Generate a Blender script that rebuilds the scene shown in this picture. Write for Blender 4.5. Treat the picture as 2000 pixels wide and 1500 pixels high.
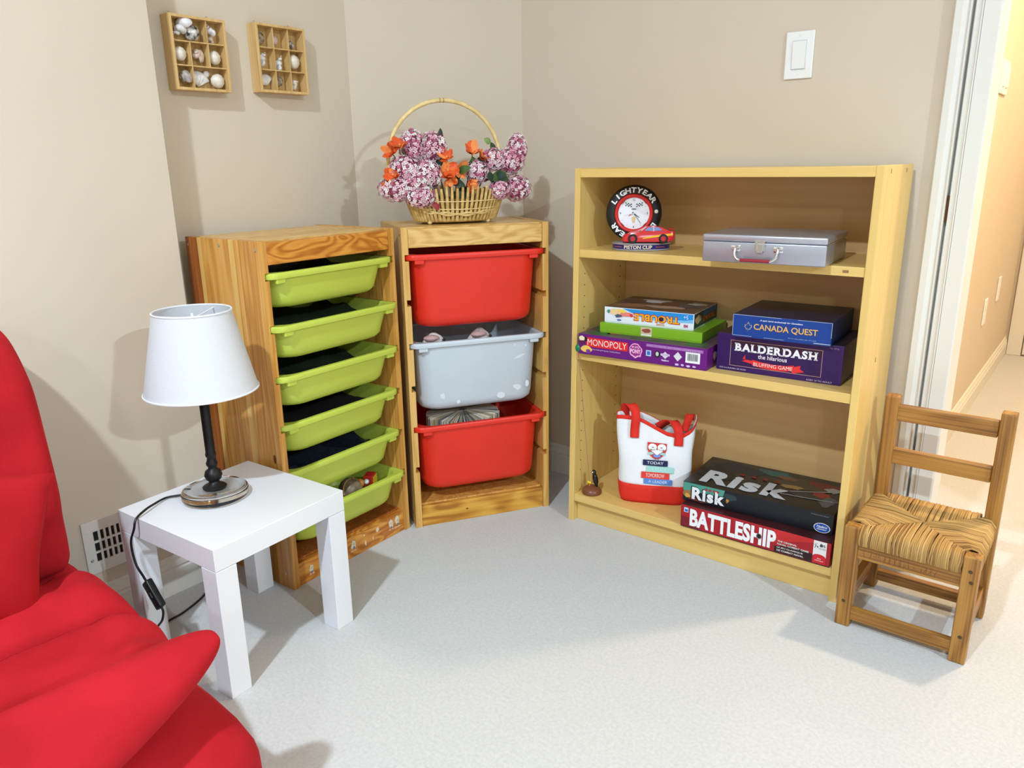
import bpy, bmesh, math, random
from mathutils import Vector, Matrix, Euler
random.seed(7)
PI = math.pi
for o in list(bpy.data.objects): bpy.data.objects.remove(o, do_unlink=True)
C = bpy.context.scene.collection
S = bpy.context.scene

# ------------------------------------------------------------------ camera, world, lights, exposure
# room frame: origin = front left foot of the bookcase, +X along the bookcase wall, +Y into that wall
cam_d = bpy.data.cameras.new('camera'); cam = bpy.data.objects.new('camera', cam_d); C.objects.link(cam)
FW = Vector((-0.593834, 0.755795, -0.275925)); RT = Vector((0.788886, 0.614356, -0.015006)); UP = Vector((-0.158175, 0.226585, 0.961062))
cam.matrix_world = Matrix(((RT.x, UP.x, -FW.x, 1.220), (RT.y, UP.y, -FW.y, -1.838), (RT.z, UP.z, -FW.z, 1.0761), (0, 0, 0, 1)))
cam_d.sensor_fit = 'HORIZONTAL'; cam_d.sensor_width = 36.0; cam_d.lens = 1501.5/2000*36.0; cam_d.clip_start = 0.02
S.camera = cam
S.view_settings.view_transform = 'Standard'; S.view_settings.look = 'None'; S.view_settings.gamma = 1.0
S.view_settings.use_curve_mapping = False
S.view_settings.exposure = 0.08
W = bpy.data.worlds.new('world'); S.world = W; W.use_nodes = True
W.node_tree.nodes['Background'].inputs[0].default_value = (1, 0.95, 0.88, 1); W.node_tree.nodes['Background'].inputs[1].default_value = 0.02
def lamp(name, loc, power, size, col, spread=PI):
    d = bpy.data.lights.new(name, 'AREA'); d.shape = 'DISK'; d.size = size; d.energy = power; d.color = col; d.spread = spread
    o = bpy.data.objects.new(name, d); C.objects.link(o); o.location = loc
    return o
COOL = (0.72, 0.87, 1.0)
lamp('ceiling_light_main', (0.70, -2.66, 2.70), 94, 0.12, COOL)
lamp('ceiling_light_side', (4.40, -1.60, 2.70), 180, 0.18, COOL)
lamp('ceiling_light_far', (3.40, -5.20, 2.70), 85, 0.20, COOL)
lamp('ceiling_light_hall', (1.58, 1.00, 2.36), 38, 0.14, (1.0, 0.80, 0.53))
lamp('added_hall_fill', (1.35, 2.45, 2.36), 17, 0.16, (1.0, 0.78, 0.50))  # added unseen lamp that brightens the hall wall

# ------------------------------------------------------------------ materials
def lin(c):
    return tuple((x/255/12.92 if x/255 <= 0.04045 else ((x/255+0.055)/1.055)**2.4) for x in c[:3]) + (1.0,)
MATS = {}
def node(nt, t, **kw):
    n = nt.nodes.new(t)
    for k, v in kw.items(): setattr(n, k, v)
    return n
def mat(name, col, rough=0.5, metal=0.0, var=0.0, vscale=20.0, bump=0.0, bscale=200.0, trans=0.0, ior=1.45, sheen=0.0, coat=0.0, col2=None, spec=0.5, alpha=1.0, sss=0.0):
    if name in MATS: return MATS[name]
    m = bpy.data.materials.new(name); m.use_nodes = True; nt = m.node_tree; p = nt.nodes['Principled BSDF']
    c = lin(col); p.inputs['Base Color'].default_value = c; p.inputs['Roughness'].default_value = rough; p.inputs['Metallic'].default_value = metal
    p.inputs['Transmission Weight'].default_value = trans; p.inputs['IOR'].default_value = ior; p.inputs['Specular IOR Level'].default_value = spec
    if sheen: p.inputs['Sheen Weight'].default_value = sheen; p.inputs['Sheen Roughness'].default_value = 0.4; p.inputs['Sheen Tint'].default_value = c
    if coat: p.inputs['Coat Weight'].default_value = coat; p.inputs['Coat Roughness'].default_value = 0.15
    if sss: p.inputs['Subsurface Weight'].default_value = sss; p.inputs['Subsurface Radius'].default_value = (.02, .02, .02); p.inputs['Subsurface Scale'].default_value = 0.5
    tc = node(nt, 'ShaderNodeTexCoord')
    if var or col2:
        nz = node(nt, 'ShaderNodeTexNoise'); nz.inputs['Scale'].default_value = vscale; nz.inputs['Detail'].default_value = 4
        nt.links.new(tc.outputs['Object'], nz.inputs['Vector'])
        r = node(nt, 'ShaderNodeValToRGB'); nt.links.new(nz.outputs['Fac'], r.inputs['Fac'])
        a = lin(col2) if col2 else tuple(x*(1-var) for x in c[:3])+(1,)
        b = c if col2 else tuple(min(1, x*(1+var)) for x in c[:3])+(1,)
        r.color_ramp.elements[0].color = a; r.color_ramp.elements[1].color = b
        r.color_ramp.elements[0].position = 0.35; r.color_ramp.elements[1].position = 0.65
        nt.links.new(r.outputs['Color'], p.inputs['Base Color'])
    if bump:
        nb = node(nt, 'ShaderNodeTexNoise'); nb.inputs['Scale'].default_value = bscale; nb.inputs['Detail'].default_value = 3
        nt.links.new(tc.outputs['Object'], nb.inputs['Vector'])
        bp = node(nt, 'ShaderNodeBump'); bp.inputs['Strength'].default_value = bump; bp.inputs['Distance'].default_value = 0.004
        nt.links.new(nb.outputs['Fac'], bp.inputs['Height']); nt.links.new(bp.outputs['Normal'], p.inputs['Normal'])
    MATS[name] = m; return m
def wood(name, light, mid, dark, axis='Z', fine=55.0, figure=9.0, rough=0.42, contrast=1.0, wav=0.5, long=1.4):
    if name in MATS: return MATS[name]
    m = bpy.data.materials.new(name); m.use_nodes = True; nt = m.node_tree; p = nt.nodes['Principled BSDF']
    p.inputs['Roughness'].default_value = rough; p.inputs['Coat Weight'].default_value = 0.15; p.inputs['Coat Roughness'].default_value = 0.3
    tc = node(nt, 'ShaderNodeTexCoord'); oi = node(nt, 'ShaderNodeObjectInfo')
    mul = node(nt, 'ShaderNodeVectorMath', operation='MULTIPLY_ADD'); comb = node(nt, 'ShaderNodeCombineXYZ')
    for i in range(3): nt.links.new(oi.outputs['Random'], comb.inputs[i])
    nt.links.new(comb.outputs[0], mul.inputs[0]); mul.inputs[1].default_value = (7.3, 5.1, 9.7); nt.links.new(tc.outputs['Object'], mul.inputs[2])
    i = 'XYZ'.index(axis)
    def mapped(sc, ln):
        mp = node(nt, 'ShaderNodeMapping'); v = [sc]*3; v[i] = ln; mp.inputs['Scale'].default_value = v
        nt.links.new(mul.outputs[0], mp.inputs['Vector']); return mp
    n1 = node(nt, 'ShaderNodeTexNoise'); n1.inputs['Scale'].default_value = 1; n1.inputs['Detail'].default_value = 5
    nt.links.new(mapped(fine*2.2, long*1.5).outputs[0], n1.inputs['Vector'])
    n2 = node(nt, 'ShaderNodeTexNoise'); n2.inputs['Scale'].default_value = 1; n2.inputs['Detail'].default_value = 1.5; n2.inputs['Distortion'].default_value = 0.5
    nt.links.new(mapped(figure, long).outputs[0], n2.inputs['Vector'])
    ms = node(nt, 'ShaderNodeMath', operation='MULTIPLY'); ms.inputs[1].default_value = 46.0; nt.links.new(n2.outputs['Fac'], ms.inputs[0])
    sn = node(nt, 'ShaderNodeMath', operation='SINE'); nt.links.new(ms.outputs[0], sn.inputs[0])
    ma = node(nt, 'ShaderNodeMath', operation='MULTIPLY_ADD'); nt.links.new(sn.outputs[0], ma.inputs[0]); ma.inputs[1].default_value = 0.26*wav; ma.inputs[2].default_value = 0.0
    ad = node(nt, 'ShaderNodeMath', operation='ADD'); nt.links.new(ma.outputs[0], ad.inputs[0]); nt.links.new(n1.outputs['Fac'], ad.inputs[1])
    r = node(nt, 'ShaderNodeValToRGB'); e = r.color_ramp.elements
    e[0].position = 0.5-0.24*contrast; e[0].color = lin(dark); e[1].position = 0.5+0.26*contrast; e[1].color = lin(light)
    q = e.new(0.5); q.color = lin(mid)
    nt.links.new(ad.outputs[0], r.inputs['Fac']); nt.links.new(r.outputs['Color'], p.inputs['Base Color'])
    bp = node(nt, 'ShaderNodeBump'); bp.inputs['Strength'].default_value = 0.08; bp.inputs['Distance'].default_value = 0.002
    nt.links.new(n1.outputs['Fac'], bp.inputs['Height']); nt.links.new(bp.outputs['Normal'], p.inputs['Normal'])
    MATS[name] = m; return m

paint = mat('beige_wall_paint', (212, 198, 178), 0.75, bump=0.04, bscale=320, var=0.012, vscale=3)
ceil_paint = mat('white_ceiling_paint', (226, 222, 214), 0.9)
trimw = mat('white_trim_paint', (226, 222, 213), 0.4)
carpet = mat('cream_carpet_pile', (213, 212, 210), 0.95, bump=0.6, bscale=900, col2=(203, 202, 200), vscale=140, sheen=0.25, spec=0.1)
birchZ = wood('birch_veneer_upright', (236, 204, 128), (227, 191, 113), (213, 174, 96), 'Z', 26, 4, 0.4, 2.2, 0.12)
birchX = wood('birch_veneer_shelf', (236, 204, 128), (227, 191, 113), (213, 174, 96), 'X', 26, 4, 0.4, 2.4, 0.10)
birch_back = wood('brown_birch_backing', (220, 182, 128), (210, 170, 114), (196, 154, 98), 'X', 20, 3, 0.5, 2.4, 0.08)
birch_edge = wood('birch_edge_band', (240, 210, 132), (232, 198, 118), (218, 180, 100), 'X', 26, 4, 0.4, 1.5, 0.1)
pineA = wood('amber_pine', (224, 174, 96), (208, 148, 68), (174, 112, 44), 'Z', 90, 14, 0.38, 1.3, 0.5)
pineA2 = wood('deep_amber_pine', (186, 114, 54), (160, 88, 36), (126, 62, 22), 'Z', 90, 14, 0.38, 1.3, 0.4)
pineAp = wood('pale_sapwood_pine', (232, 192, 116), (222, 178, 100), (208, 158, 80), 'Z', 90, 14, 0.38, 1.5, 0.2)
pineAX = wood('amber_pine_crosswise', (222, 156, 66), (204, 130, 46), (172, 98, 28), 'X', 50, 20, 0.36, 1.5, 1.1, 6.0)
pineB = wood('honey_pine', (226, 182, 108), (212, 164, 86), (190, 136, 60), 'Z', 90, 12, 0.38, 1.4, 0.5)
pineBX = wood('honey_pine_crosswise', (230, 190, 118), (218, 174, 98), (198, 148, 72), 'X', 50, 20, 0.36, 1.6, 0.9, 6.0)
pineBK = wood('honey_pine_plinth', (220, 166, 66), (200, 140, 46), (166, 104, 28), 'X', 40, 8, 0.36, 1.1, 0.8, 2.5)
oak = wood('worn_oak', (178, 130, 58), (156, 106, 42), (116, 72, 24), 'Z', 90, 10, 0.5, 0.9, 0.4)
oakX = wood('worn_oak_crosswise', (178, 130, 58), (156, 106, 42), (116, 72, 24), 'X', 90, 10, 0.5, 0.9, 0.4)
oakY = wood('worn_oak_lengthwise', (178, 130, 58), (156, 106, 42), (116, 72, 24), 'Y', 90, 10, 0.5, 0.9, 0.4)
boxwood = wood('light_box_wood', (226, 192, 134), (212, 174, 112), (190, 148, 84), 'Z', 90, 12, 0.5, 1.2, 0.3)
rush = mat('dry_rush', (172, 134, 76), 0.75)
rush2 = mat('pale_dry_rush', (190, 152, 92), 0.75)
rush3 = mat('brown_dry_rush', (138, 100, 52), 0.75)
white_lac = mat('white_lacquer', (226, 227, 230), 0.28)
white_pl = mat('white_plastic', (238, 238, 236), 0.35)
green_pl = mat('lime_green_plastic', (192, 206, 80), 0.38, var=0.02, vscale=12)
red_pl = mat('scarlet_plastic', (226, 48, 30), 0.4, var=0.03, vscale=12)
clear_pl = mat('frosted_white_plastic', (196, 203, 210), 0.35, var=0.02, vscale=9)
pale_spot_m = mat('white_spot', (216, 221, 227), 0.5)
black_metal = mat('black_metal', (22, 21, 22), 0.45, 0.3)
black_pl = mat('black_plastic', (18, 18, 19), 0.42)
glass = mat('clear_glass', (250, 252, 252), 0.02, trans=1.0, ior=1.5)
shade_m = mat('white_linen_shade', (208, 210, 214), 0.85, bump=0.2, bscale=420)
shade_trim = mat('white_shade_trim', (222, 224, 228), 0.7)
suede = mat('red_suede', (178, 26, 37), 0.85, col2=(160, 20, 30), vscale=7, bump=0.12, bscale=260, sheen=0.25, spec=0.2)
screw_m = mat('steel_screw', (190, 186, 178), 0.35, 0.9)
dark_m = mat('dark_void', (34, 30, 26), 0.9)
silver = mat('silver_tin', (176, 180, 190), 0.38, 0.75, var=0.02)
silver2 = mat('silver_tin_lid', (186, 188, 198), 0.36, 0.75)
chrome = mat('bright_chrome', (225, 225, 228), 0.12, 1.0)
straw = mat('straw_wicker', (222, 190, 122), 0.55, col2=(188, 150, 84), vscale=60)
straw_l = mat('pale_cane', (236, 212, 154), 0.5, col2=(214, 182, 116), vscale=40)
INK = {}
def ink(rgb, rough=0.45):
    k = 'print_%02x%02x%02x' % tuple(rgb)
    return mat(k, rgb, rough)

# ------------------------------------------------------------------ mesh helpers
class G:
    def __init__(s): s.bm = bmesh.new(); s.M = Matrix.Identity(4)
    def v(s, p): return s.bm.verts.new(s.M @ Vector(p))
    def face(s, vs, mi=0):
        try:
            f = s.bm.faces.new(vs); f.material_index = mi; return f
        except ValueError: return None
    def poly(s, pts, mi=0): return s.face([s.v(p) for p in pts], mi)
    def box(s, x0, x1, y0, y1, z0, z1, bev=0.0, mi=0, seg=2):
        P = [(x0,y0,z0),(x1,y0,z0),(x1,y1,z0),(x0,y1,z0),(x0,y0,z1),(x1,y0,z1),(x1,y1,z1),(x0,y1,z1)]
        vs = [s.v(p) for p in P]
        fs = [s.face([vs[i] for i in q], mi) for q in ((0,3,2,1),(4,5,6,7),(0,1,5,4),(1,2,6,5),(2,3,7,6),(3,0,4,7))]
        if bev > 0:
            es = list({e for f in fs for e in f.edges})
            r = bmesh.ops.bevel(s.bm, geom=es, offset=bev, offset_type='OFFSET', segments=seg, profile=0.5, affect='EDGES', clamp_overlap=True)
            for f in r['faces']: f.material_index = mi
        return s
    def prism(s, poly, a0, a1, plane='XZ', mi=0):
        def P(p, a): return {'XZ': (p[0], a, p[1]), 'XY': (p[0], p[1], a), 'YZ': (a, p[0], p[1])}[plane]
        A = [s.v(P(p, a0)) for p in poly]; B = [s.v(P(p, a1)) for p in poly]; n = len(poly)
        s.face(A, mi); s.face(B[::-1], mi)
        for i in range(n): s.face([A[i], B[i], B[(i+1) % n], A[(i+1) % n]], mi)
        return s
    def loft(s, rings, cap0=True, cap1=True, mi=0, closed=True):
        R = [[s.v(p) for p in r] for r in rings]; n = len(R[0])
        for a, b in zip(R[:-1], R[1:]):
            for i in range(n if closed else n-1): s.face([a[i], a[(i+1) % n], b[(i+1) % n], b[i]], mi)
        if cap0: s.face(R[0][::-1], mi)
        if cap1: s.face(R[-1], mi)
        return s
    def lathe(s, prof, n=24, mi=0, cx=0, cy=0, M=None):
        rings = []
        for r, z in prof:
            rings.append([((M @ Vector((r*math.cos(2*PI*i/n), r*math.sin(2*PI*i/n), z))) if M else Vector((cx+r*math.cos(2*PI*i/n), cy+r*math.sin(2*PI*i/n), z))) for i in range(n)])
        return s.loft(rings, prof[0][0] > 1e-6, prof[-1][0] > 1e-6, mi)
    def tube(s, pts, r, n=8, mi=0, cap=True, closed=False):
        pts = [Vector(p) for p in pts]; k = len(pts); rings = []
        up = None
        for i in range(k):
            if closed: t = pts[(i+1) % k]-pts[i-1]
            else: t = pts[min(i+1, k-1)]-pts[max(i-1, 0)]
            t.normalize()
            if up is None:
                up = Vector((0, 0, 1)) if abs(t.z) < 0.9 else Vector((1, 0, 0))
            up = (up-t*up.dot(t)).normalized(); b = t.cross(up)
            rr = r[i] if isinstance(r, (list, tuple)) else r
            rings.append([pts[i]+(up*math.cos(2*PI*j/n)+b*math.sin(2*PI*j/n))*rr for j in range(n)])
        if closed: rings.append(rings[0])
        s.loft(rings, cap and not closed, cap and not closed, mi)
        return s
    def grid(s, fn, nu, nv, mi=0, cu=False, cv=False):
        V = [[s.v(fn(i/(nu if cu else nu-1), j/(nv if cv else nv-1))) for j in range(nv)] for i in range(nu)]
        for i in range(nu if cu else nu-1):
            for j in range(nv if cv else nv-1):
                s.face([V[i][j], V[(i+1) % nu][j], V[(i+1) % nu][(j+1) % nv], V[i][(j+1) % nv]], mi)
        return s
    def ell(s, c, r, n=14, mi=0, fn=None):
        rings = []
        for i in range(1, n//2+2):
            t = PI*(i-0.5)/(n//2+1); ring = []
            for j in range(n):
                a = 2*PI*j/n; d = Vector((math.sin(t)*math.cos(a), math.sin(t)*math.sin(a), math.cos(t))); k = fn(d) if fn else 1
                ring.append((c[0]+d.x*r[0]*k, c[1]+d.y*r[1]*k, c[2]+d.z*r[2]*k))
            rings.append(ring)
        return s.loft(rings, mi=mi)
    def data(s, name, mats, smooth=False, ang=35):
        bmesh.ops.recalc_face_normals(s.bm, faces=s.bm.faces)
        me = bpy.data.meshes.new(name); s.bm.to_mesh(me); s.bm.free()
        for m in (mats if isinstance(mats, (list, tuple)) else [mats]): me.materials.append(m)
        if smooth:
            for p in me.polygons: p.use_smooth = True
            me.set_sharp_from_angle(angle=math.radians(ang))
        return me
    def build(s, name, mats, parent=None, smooth=False, ang=35):
        o = bpy.data.objects.new(name, s.data(name, mats, smooth, ang)); C.objects.link(o)
        if parent: o.parent = parent
        return o
def thing(name, label, cat, loc=(0, 0, 0), rz=0.0, group=None):
    o = bpy.data.objects.new(name, None); C.objects.link(o); o.location = loc; o.rotation_euler = (0, 0, rz); o.empty_display_size = 0.05
    tag(o, label, cat, group); return o
def tag(o, label, cat, group=None):
    o['label'] = label; o['category'] = cat
    if group: o['group'] = group
    return o
def struct(o): o['kind'] = 'structure'; return o
def inst(name, me, parent, loc=(0, 0, 0), rot=(0, 0, 0), scale=(1, 1, 1)):
    o = bpy.data.objects.new(name, me); C.objects.link(o); o.parent = parent; o.location = loc; o.rotation_euler = rot; o.scale = scale; return o
def local(root, p):
    return Matrix.Translation(root.location) @ Matrix.Rotation(root.rotation_euler.z, 4, 'Z') @ Vector(p)
# lettering: flat outlines turned into thin meshes
def glyphs(txt, bold=0.0, shear=0.0, spacing=1.0):
    cu = bpy.data.curves.new('lettering', 'FONT'); cu.body = txt; cu.offset = bold; cu.shear = shear; cu.space_character = spacing; cu.resolution_u = 3
    cu.fill_mode = 'FRONT'
    o = bpy.data.objects.new('lettering', cu); C.objects.link(o)
    dg = bpy.context.evaluated_depsgraph_get(); dg.update()
    me = bpy.data.meshes.new_from_object(o.evaluated_get(dg))
    vs = [tuple(v.co) for v in me.vertices]; fs = [tuple(p.vertices) for p in me.polygons]
    bpy.data.objects.remove(o, do_unlink=True); bpy.data.curves.remove(cu); bpy.data.meshes.remove(me)
    return vs, fs
def place(face, u, v, lay, w=0, h=0):
    e = 0.00035*lay
    if face == 'front': return (u, -e, v)
    if face == 'top': return (u, v, h+e)
    if face == 'right': return (w+e, u, v)
def letters(parent, txt, m, rect, face='front', lay=2, bold=0.0, shear=0.0, flip=False, dims=(0, 0), name='lettering', skew=0.0, extra=None, spacing=1.0):
    vs, fs = glyphs(txt, bold, shear, spacing)
    if extra: vs, fs = extra(vs, fs)
    x0 = min(p[0] for p in vs); x1 = max(p[0] for p in vs); y0 = min(p[1] for p in vs); y1 = max(p[1] for p in vs)
    U0, V0, U1, V1 = rect; out = []
    for p in vs:
        a = (p[0]-x0)/(x1-x0); b = (p[1]-y0)/(y1-y0)
        if flip: a, b = 1-a, 1-b
        out.append(place(face, U0+(U1-U0)*a, V0+(V1-V0)*b+skew*a, lay, *dims))
    me = bpy.data.meshes.new(name); me.from_pydata(out, [], fs); me.materials.append(m); me.update()
    o = bpy.data.objects.new(name, me); C.objects.link(o); o.parent = parent; return o
def art(parent, name, m, pts, face='front', lay=1, dims=(0, 0)):
    g = G(); g.poly([place(face, p[0], p[1], lay, *dims) for p in pts]); return g.build(name, m, parent)
def rect(u0, v0, u1, v1): return [(u0, v0), (u1, v0), (u1, v1), (u0, v1)]
def oval(cx, cy, rx, ry, n=24, a0=0, a1=2*PI): return [(cx+rx*math.cos(a0+(a1-a0)*i/n), cy+ry*math.sin(a0+(a1-a0)*i/n)) for i in range(n)]
def blob(cx, cy, rx, ry, n=11, j=0.3, seed=0):
    R = random.Random(seed); return [(cx+rx*(1+R.uniform(-j, j))*math.cos(2*PI*i/n), cy+ry*(1+R.uniform(-j, j))*math.sin(2*PI*i/n)) for i in range(n)]

# ------------------------------------------------------------------ the room
XN, XA, YR = -0.607, -0.695, 0.305        # near left wall, alcove wall, bookcase wall
YN = -0.834                              # outside corner of the near wall
C2, C1 = (-0.695, -0.175), (-0.402, 0.305)  # slanted corner wall
XE, YB, H = 8.0, -6.6, 2.75
struct(G().box(-0.95, XE+.1, YB-.1, 3.45, -0.06, 0.0).build('floor', carpet))
struct(G().box(-0.95, XE+.1, YB-.1, 3.45, H, H+.06).build('ceiling', ceil_paint))
struct(G().box(XN-.34, XN, YB, YN, 0, H).build('wall_left', paint))
struct(G().box(XA-.25, XA, YN, C2[1]+.0, 0, H).build('wall_alcove', paint))
struct(G().prism([C2, C1, (C1[0]-.02, C1[1]+.13), (-.945, YR+.13), (-.945, C2[1])], 0, H, 'XY').build('wall_corner', paint))
g = G(); g.box(C1[0]-.02, 0.872, YR, YR+.115, 0, H); g.box(0.872, 1.80, YR, YR+.115, 2.06, H); g.box(1.80, XE, YR, YR+.115, 0, H)
struct(g.build('wall_right', paint))
struct(G().box(XN-.34, XE, YB-.1, YB, 0, H).build('wall_rear', paint))
struct(G().box(XE, XE+.1, YB-.1, 3.4, 0, H).build('wall_far', paint))
struct(G().box(0.68, 0.80, YR+.115, 3.2, 0, H).build('wall_hall_left', paint))
struct(G().box(1.95, 2.05, YR+.115, 3.2, 0, H).build('wall_hall_right', paint))
struct(G().box(0.68, 2.05, 3.2, 3.32, 0, H).build('wall_hall_end', paint))
# baseboards: moulded profile (offset from wall, height)
BP = [(0, 0), (0.014, 0), (0.014, 0.066), (0.011, 0.071), (0.0125, 0.076), (0.010, 0.085), (0.0065, 0.090), (0.0065, 0.097), (0.003, 0.103), (0, 0.104)]
def baseboard(name, a, b, nrm):
    a = Vector((a[0], a[1], 0)); b = Vector((b[0], b[1], 0)); n = Vector((nrm[0], nrm[1], 0)).normalized()
    g = G(); g.loft([[tuple(q+n*p[0]+Vector((0, 0, p[1]))) for p in BP] for q in (a, b)])
    return struct(g.build(name, trimw))
baseboard('baseboard_left', (XN, YB), (XN, YN), (1, 0))
baseboard('baseboard_alcove', (XA, YN+.005), (XA, C2[1]), (1, 0))
dn = Vector((C1[1]-C2[1], -(C1[0]-C2[0])))
baseboard('baseboard_corner', C2, C1, (dn.x, dn.y))
baseboard('baseboard_right', C1, (0.842, YR), (0, -1))
baseboard('baseboard_hall', (0.80, YR+.13), (0.80, 3.2), (1, 0))
# door casing at the end of the bookcase wall
def upright(prof, z0, z1, name):
    g = G(); g.prism(prof, z0, z1, 'XY'); return struct(g.build(name, trimw))
y = YR
t1_ = upright([(0.842, y), (0.842, y-.014), (0.844, y-.016), (0.858, y-.016), (0.871, y-.009), (0.873, y-.013), (0.8765, y-.013), (0.877, y+.018), (0.883, y+.018), (0.8835, y-.006), (0.894, y-.006), (0.896, y-.009), (0.899, y-.009),
         (0.8995, y-.004), (0.8995, y+.115), (0.8725, y+.115), (0.8725, y)], 0, 2.06, 'trim_1')
G().box(.8772, .8828, y-.004, y+.012, .925, .985).build('strike_plate', mat('dark_bronze', (92, 60, 34), .4, .6), t1_)
upright([(0.900, y), (0.900, y-.007), (0.932, y-.005), (0.936, y-.002), (0.936, y+.118), (0.932, y+.122), (0.900, y+.122)], 0, 2.06, 'trim_2')
struct(G().box(0.842, 1.86, y-.015, y, 2.06, 2.12, 0.003).build('trim_3', trimw))
struct(G().box(1.785, 1.86, y-.015, y+.12, 0, 2.06, 0.003).build('trim_4', trimw))
# hall end door
hd = G().box(0.89, 1.64, 3.175, 3.199, 0.01, 2.03, 0.003).build('door_1', trimw); struct(hd)
for z0, z1 in ((0.14, 0.78), (0.90, 1.90)):
    for x0 in (0.98, 1.31):
        inst('door_panel', G().box(-.12, .12, -.006, .006, 0, z1-z0, 0.005).data('door_panel', trimw), hd, (x0+.12, 3.172, z0))
G().lathe([(0, 0), (.026, .004), (.026, .03), (.012, .04), (0, .045)], 16, M=Matrix.Translation((1.58, 3.175, 1.0)) @ Matrix.Rotation(PI/2, 4, 'X')).build('door_knob', chrome, hd, True)
struct(G().box(0.815, 0.885, 3.18, 3.2, 0, 2.08, 0.003).build('trim_5', trimw))
struct(G().box(1.645, 1.715, 3.18, 3.2, 0, 2.08, 0.003).build('trim_6', trimw))

# ------------------------------------------------------------------ bookcase
BK = thing('bookcase', 'low birch veneer bookcase with three shelf compartments against the wall', 'bookcase')
def lean(g):
    for v in g.bm.verts: v.co.x += (1-v.co.x/0.8)*(v.co.z/1.06-0.5)*0.016
    return g
def bkp(name, b, m, bev=0.0012):
    return lean(G().box(*b, bev)).build(name, m, BK)
bkp('side_panel', (0, .018, 0, .28, 0, 1.06), birchZ); bkp('side_panel', (.782, .80, 0, .28, 0, 1.06), birchZ)
bkp('top_panel', (.018, .782, 0, .28, 1.036, 1.058), birchX)
bkp('shelf', (.0185, .7815, .002, .27, .818, .840), birchX); bkp('shelf', (.0185, .7815, .002, .27, .521, .545), birchX)
bkp('bottom_shelf', (.0185, .7815, .002, .27, .067, .090), birchX)
bkp('plinth_board', (.0185, .7815, .022, .038, 0, .067), birchX)
bkp('back_panel', (.0185, .7815, .270, .276, .003, 1.036), birch_back)
g = G()
for X, M in ((.0181, Matrix.Rotation(PI/2, 4, 'Y')), (.7819, Matrix.Rotation(PI/2, 4, 'Y'))):
    for yy in (.035, .235):
        for k in range(22):
            z = .16+.032*k
            if abs(z-.83) < .03 or abs(z-.533) < .03 or z > .98: continue
            xl = X+(1-X/0.8)*(z/1.06-0.5)*0.016
            g.lathe([(.0021, -.0002), (.0021, .0003)], 8, M=Matrix.Translation((xl, yy, z)) @ M)
g.build('peg_holes', mat('peg_hole_dark', (96, 66, 34), .9), BK)['kind'] = 'stuff'
for yy, z0, z1 in ((.06, 1.042, 1.052), (.21, 1.042, 1.052), (.12, .60, .612)):
    G().box(.7998, .8004, yy-.002, yy+.002, z0, z1).build('screw_mark', mat('brown_mark', (120, 84, 40), 0.8), BK)
art(BK, 'label_stain', ink((150, 110, 70)), rect(.735, .826, .748, .832), lay=-3)

# ------------------------------------------------------------------ pine bin cabinets
SL = [.825-.127*k for k in range(6)]
def side_prof(mirror):
    P = [(0, 0), (.019, 0)]
    for z in SL[::-1]: P += [(.019, z-.0085), (.0075, z-.0085), (.0075, z+.0095), (.019, z+.0095)]
    P += [(.019, .91), (0, .91)]
    return [(.44-x, z) for x, z in P][::-1] if mirror else P
def cabinet(label, loc, rz, mats_side, m_top, m_x, m_k, m_in):
    r = thing('storage_cabinet', label, 'cabinet', loc, rz)
    for mir in (False, True):
        for y0, y1, mm in (mats_side if not mir else [(0, .30, mats_side[0][2])]):
            o = G().prism(side_prof(mir), y0+.0002, y1-.0002).build('side_stave' if not mir else 'side_panel', mm, r)
    for y0, y1, mm in m_top: G().box(.0195, .4205, y0+.0002, y1-.0002, .890, .9085, .0006).build('top_stave', mm, r)
    G().box(.0195, .4205, .001, .017, .853, .905, .002).build('top_fascia', m_x, r)
    G().box(.0195, .4205, .006, .022, 0, .066, .001).build('plinth_board', m_k, r)
    G().box(.0195, .4205, .022, .298, .052, .070, .001).build('bottom_board', m_in, r)
    G().box(.0195, .4205, .29, .298, .07, .12, .001).build('back_rail', m_in, r)
    sc = G().lathe([(0, 0), (.004, .0006), (.0032, .0012), (.0012, .0007), (0, .0007)], 14).data('screw', screw_m, True)
    for y, z in ((.018, .889), (.159, .894), (.290, .891), (.03, .04), (.27, .04)):
        inst('screw', sc, r, (0, y, z), (0, -PI/2, 0))
    return r
GC = cabinet('tall amber pine cabinet holding six green bins, beside the white table', (-.3516, -.7789, 0), math.radians(91.99),
    [(0, .032, pineA), (.032, .100, pineA), (.100, .120, pineAp), (.120, .234, pineA), (.234, .250, pineAp), (.250, .30, pineA2)],
    [(.018, .075, pineBX), (.075, .15, pineB), (.15, .22, pineBX), (.22, .298, pineBX)], pineAX, pineAX, pineA2)
RC = cabinet('honey pine cabinet in the corner holding two red bins and a white one', (-.347, -.3298, 0), math.radians(57.68),
    [(0, .10, pineB), (.10, .20, pineB), (.20, .30, pineB)],
    [(.018, .10, pineBX), (.10, .20, pineBX), (.20, .298, pineBX)], pineBX, pineBK, pineA)
for yy, zz, a, b in ((.026, .365, .005, .012),):
    G().prism([(yy+a*math.cos(2*PI*i/14), zz+b*math.sin(2*PI*i/14)) for i in range(14)], -.0004, .0002, 'YZ').build('wood_knot', mat('wood_knot', (92, 46, 16), .5), GC)
G().prism(oval(.165, .036, .004, .002), .0054, .0062).build('wood_knot', mat('wood_knot', (92, 46, 16), .5), RC)
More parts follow.
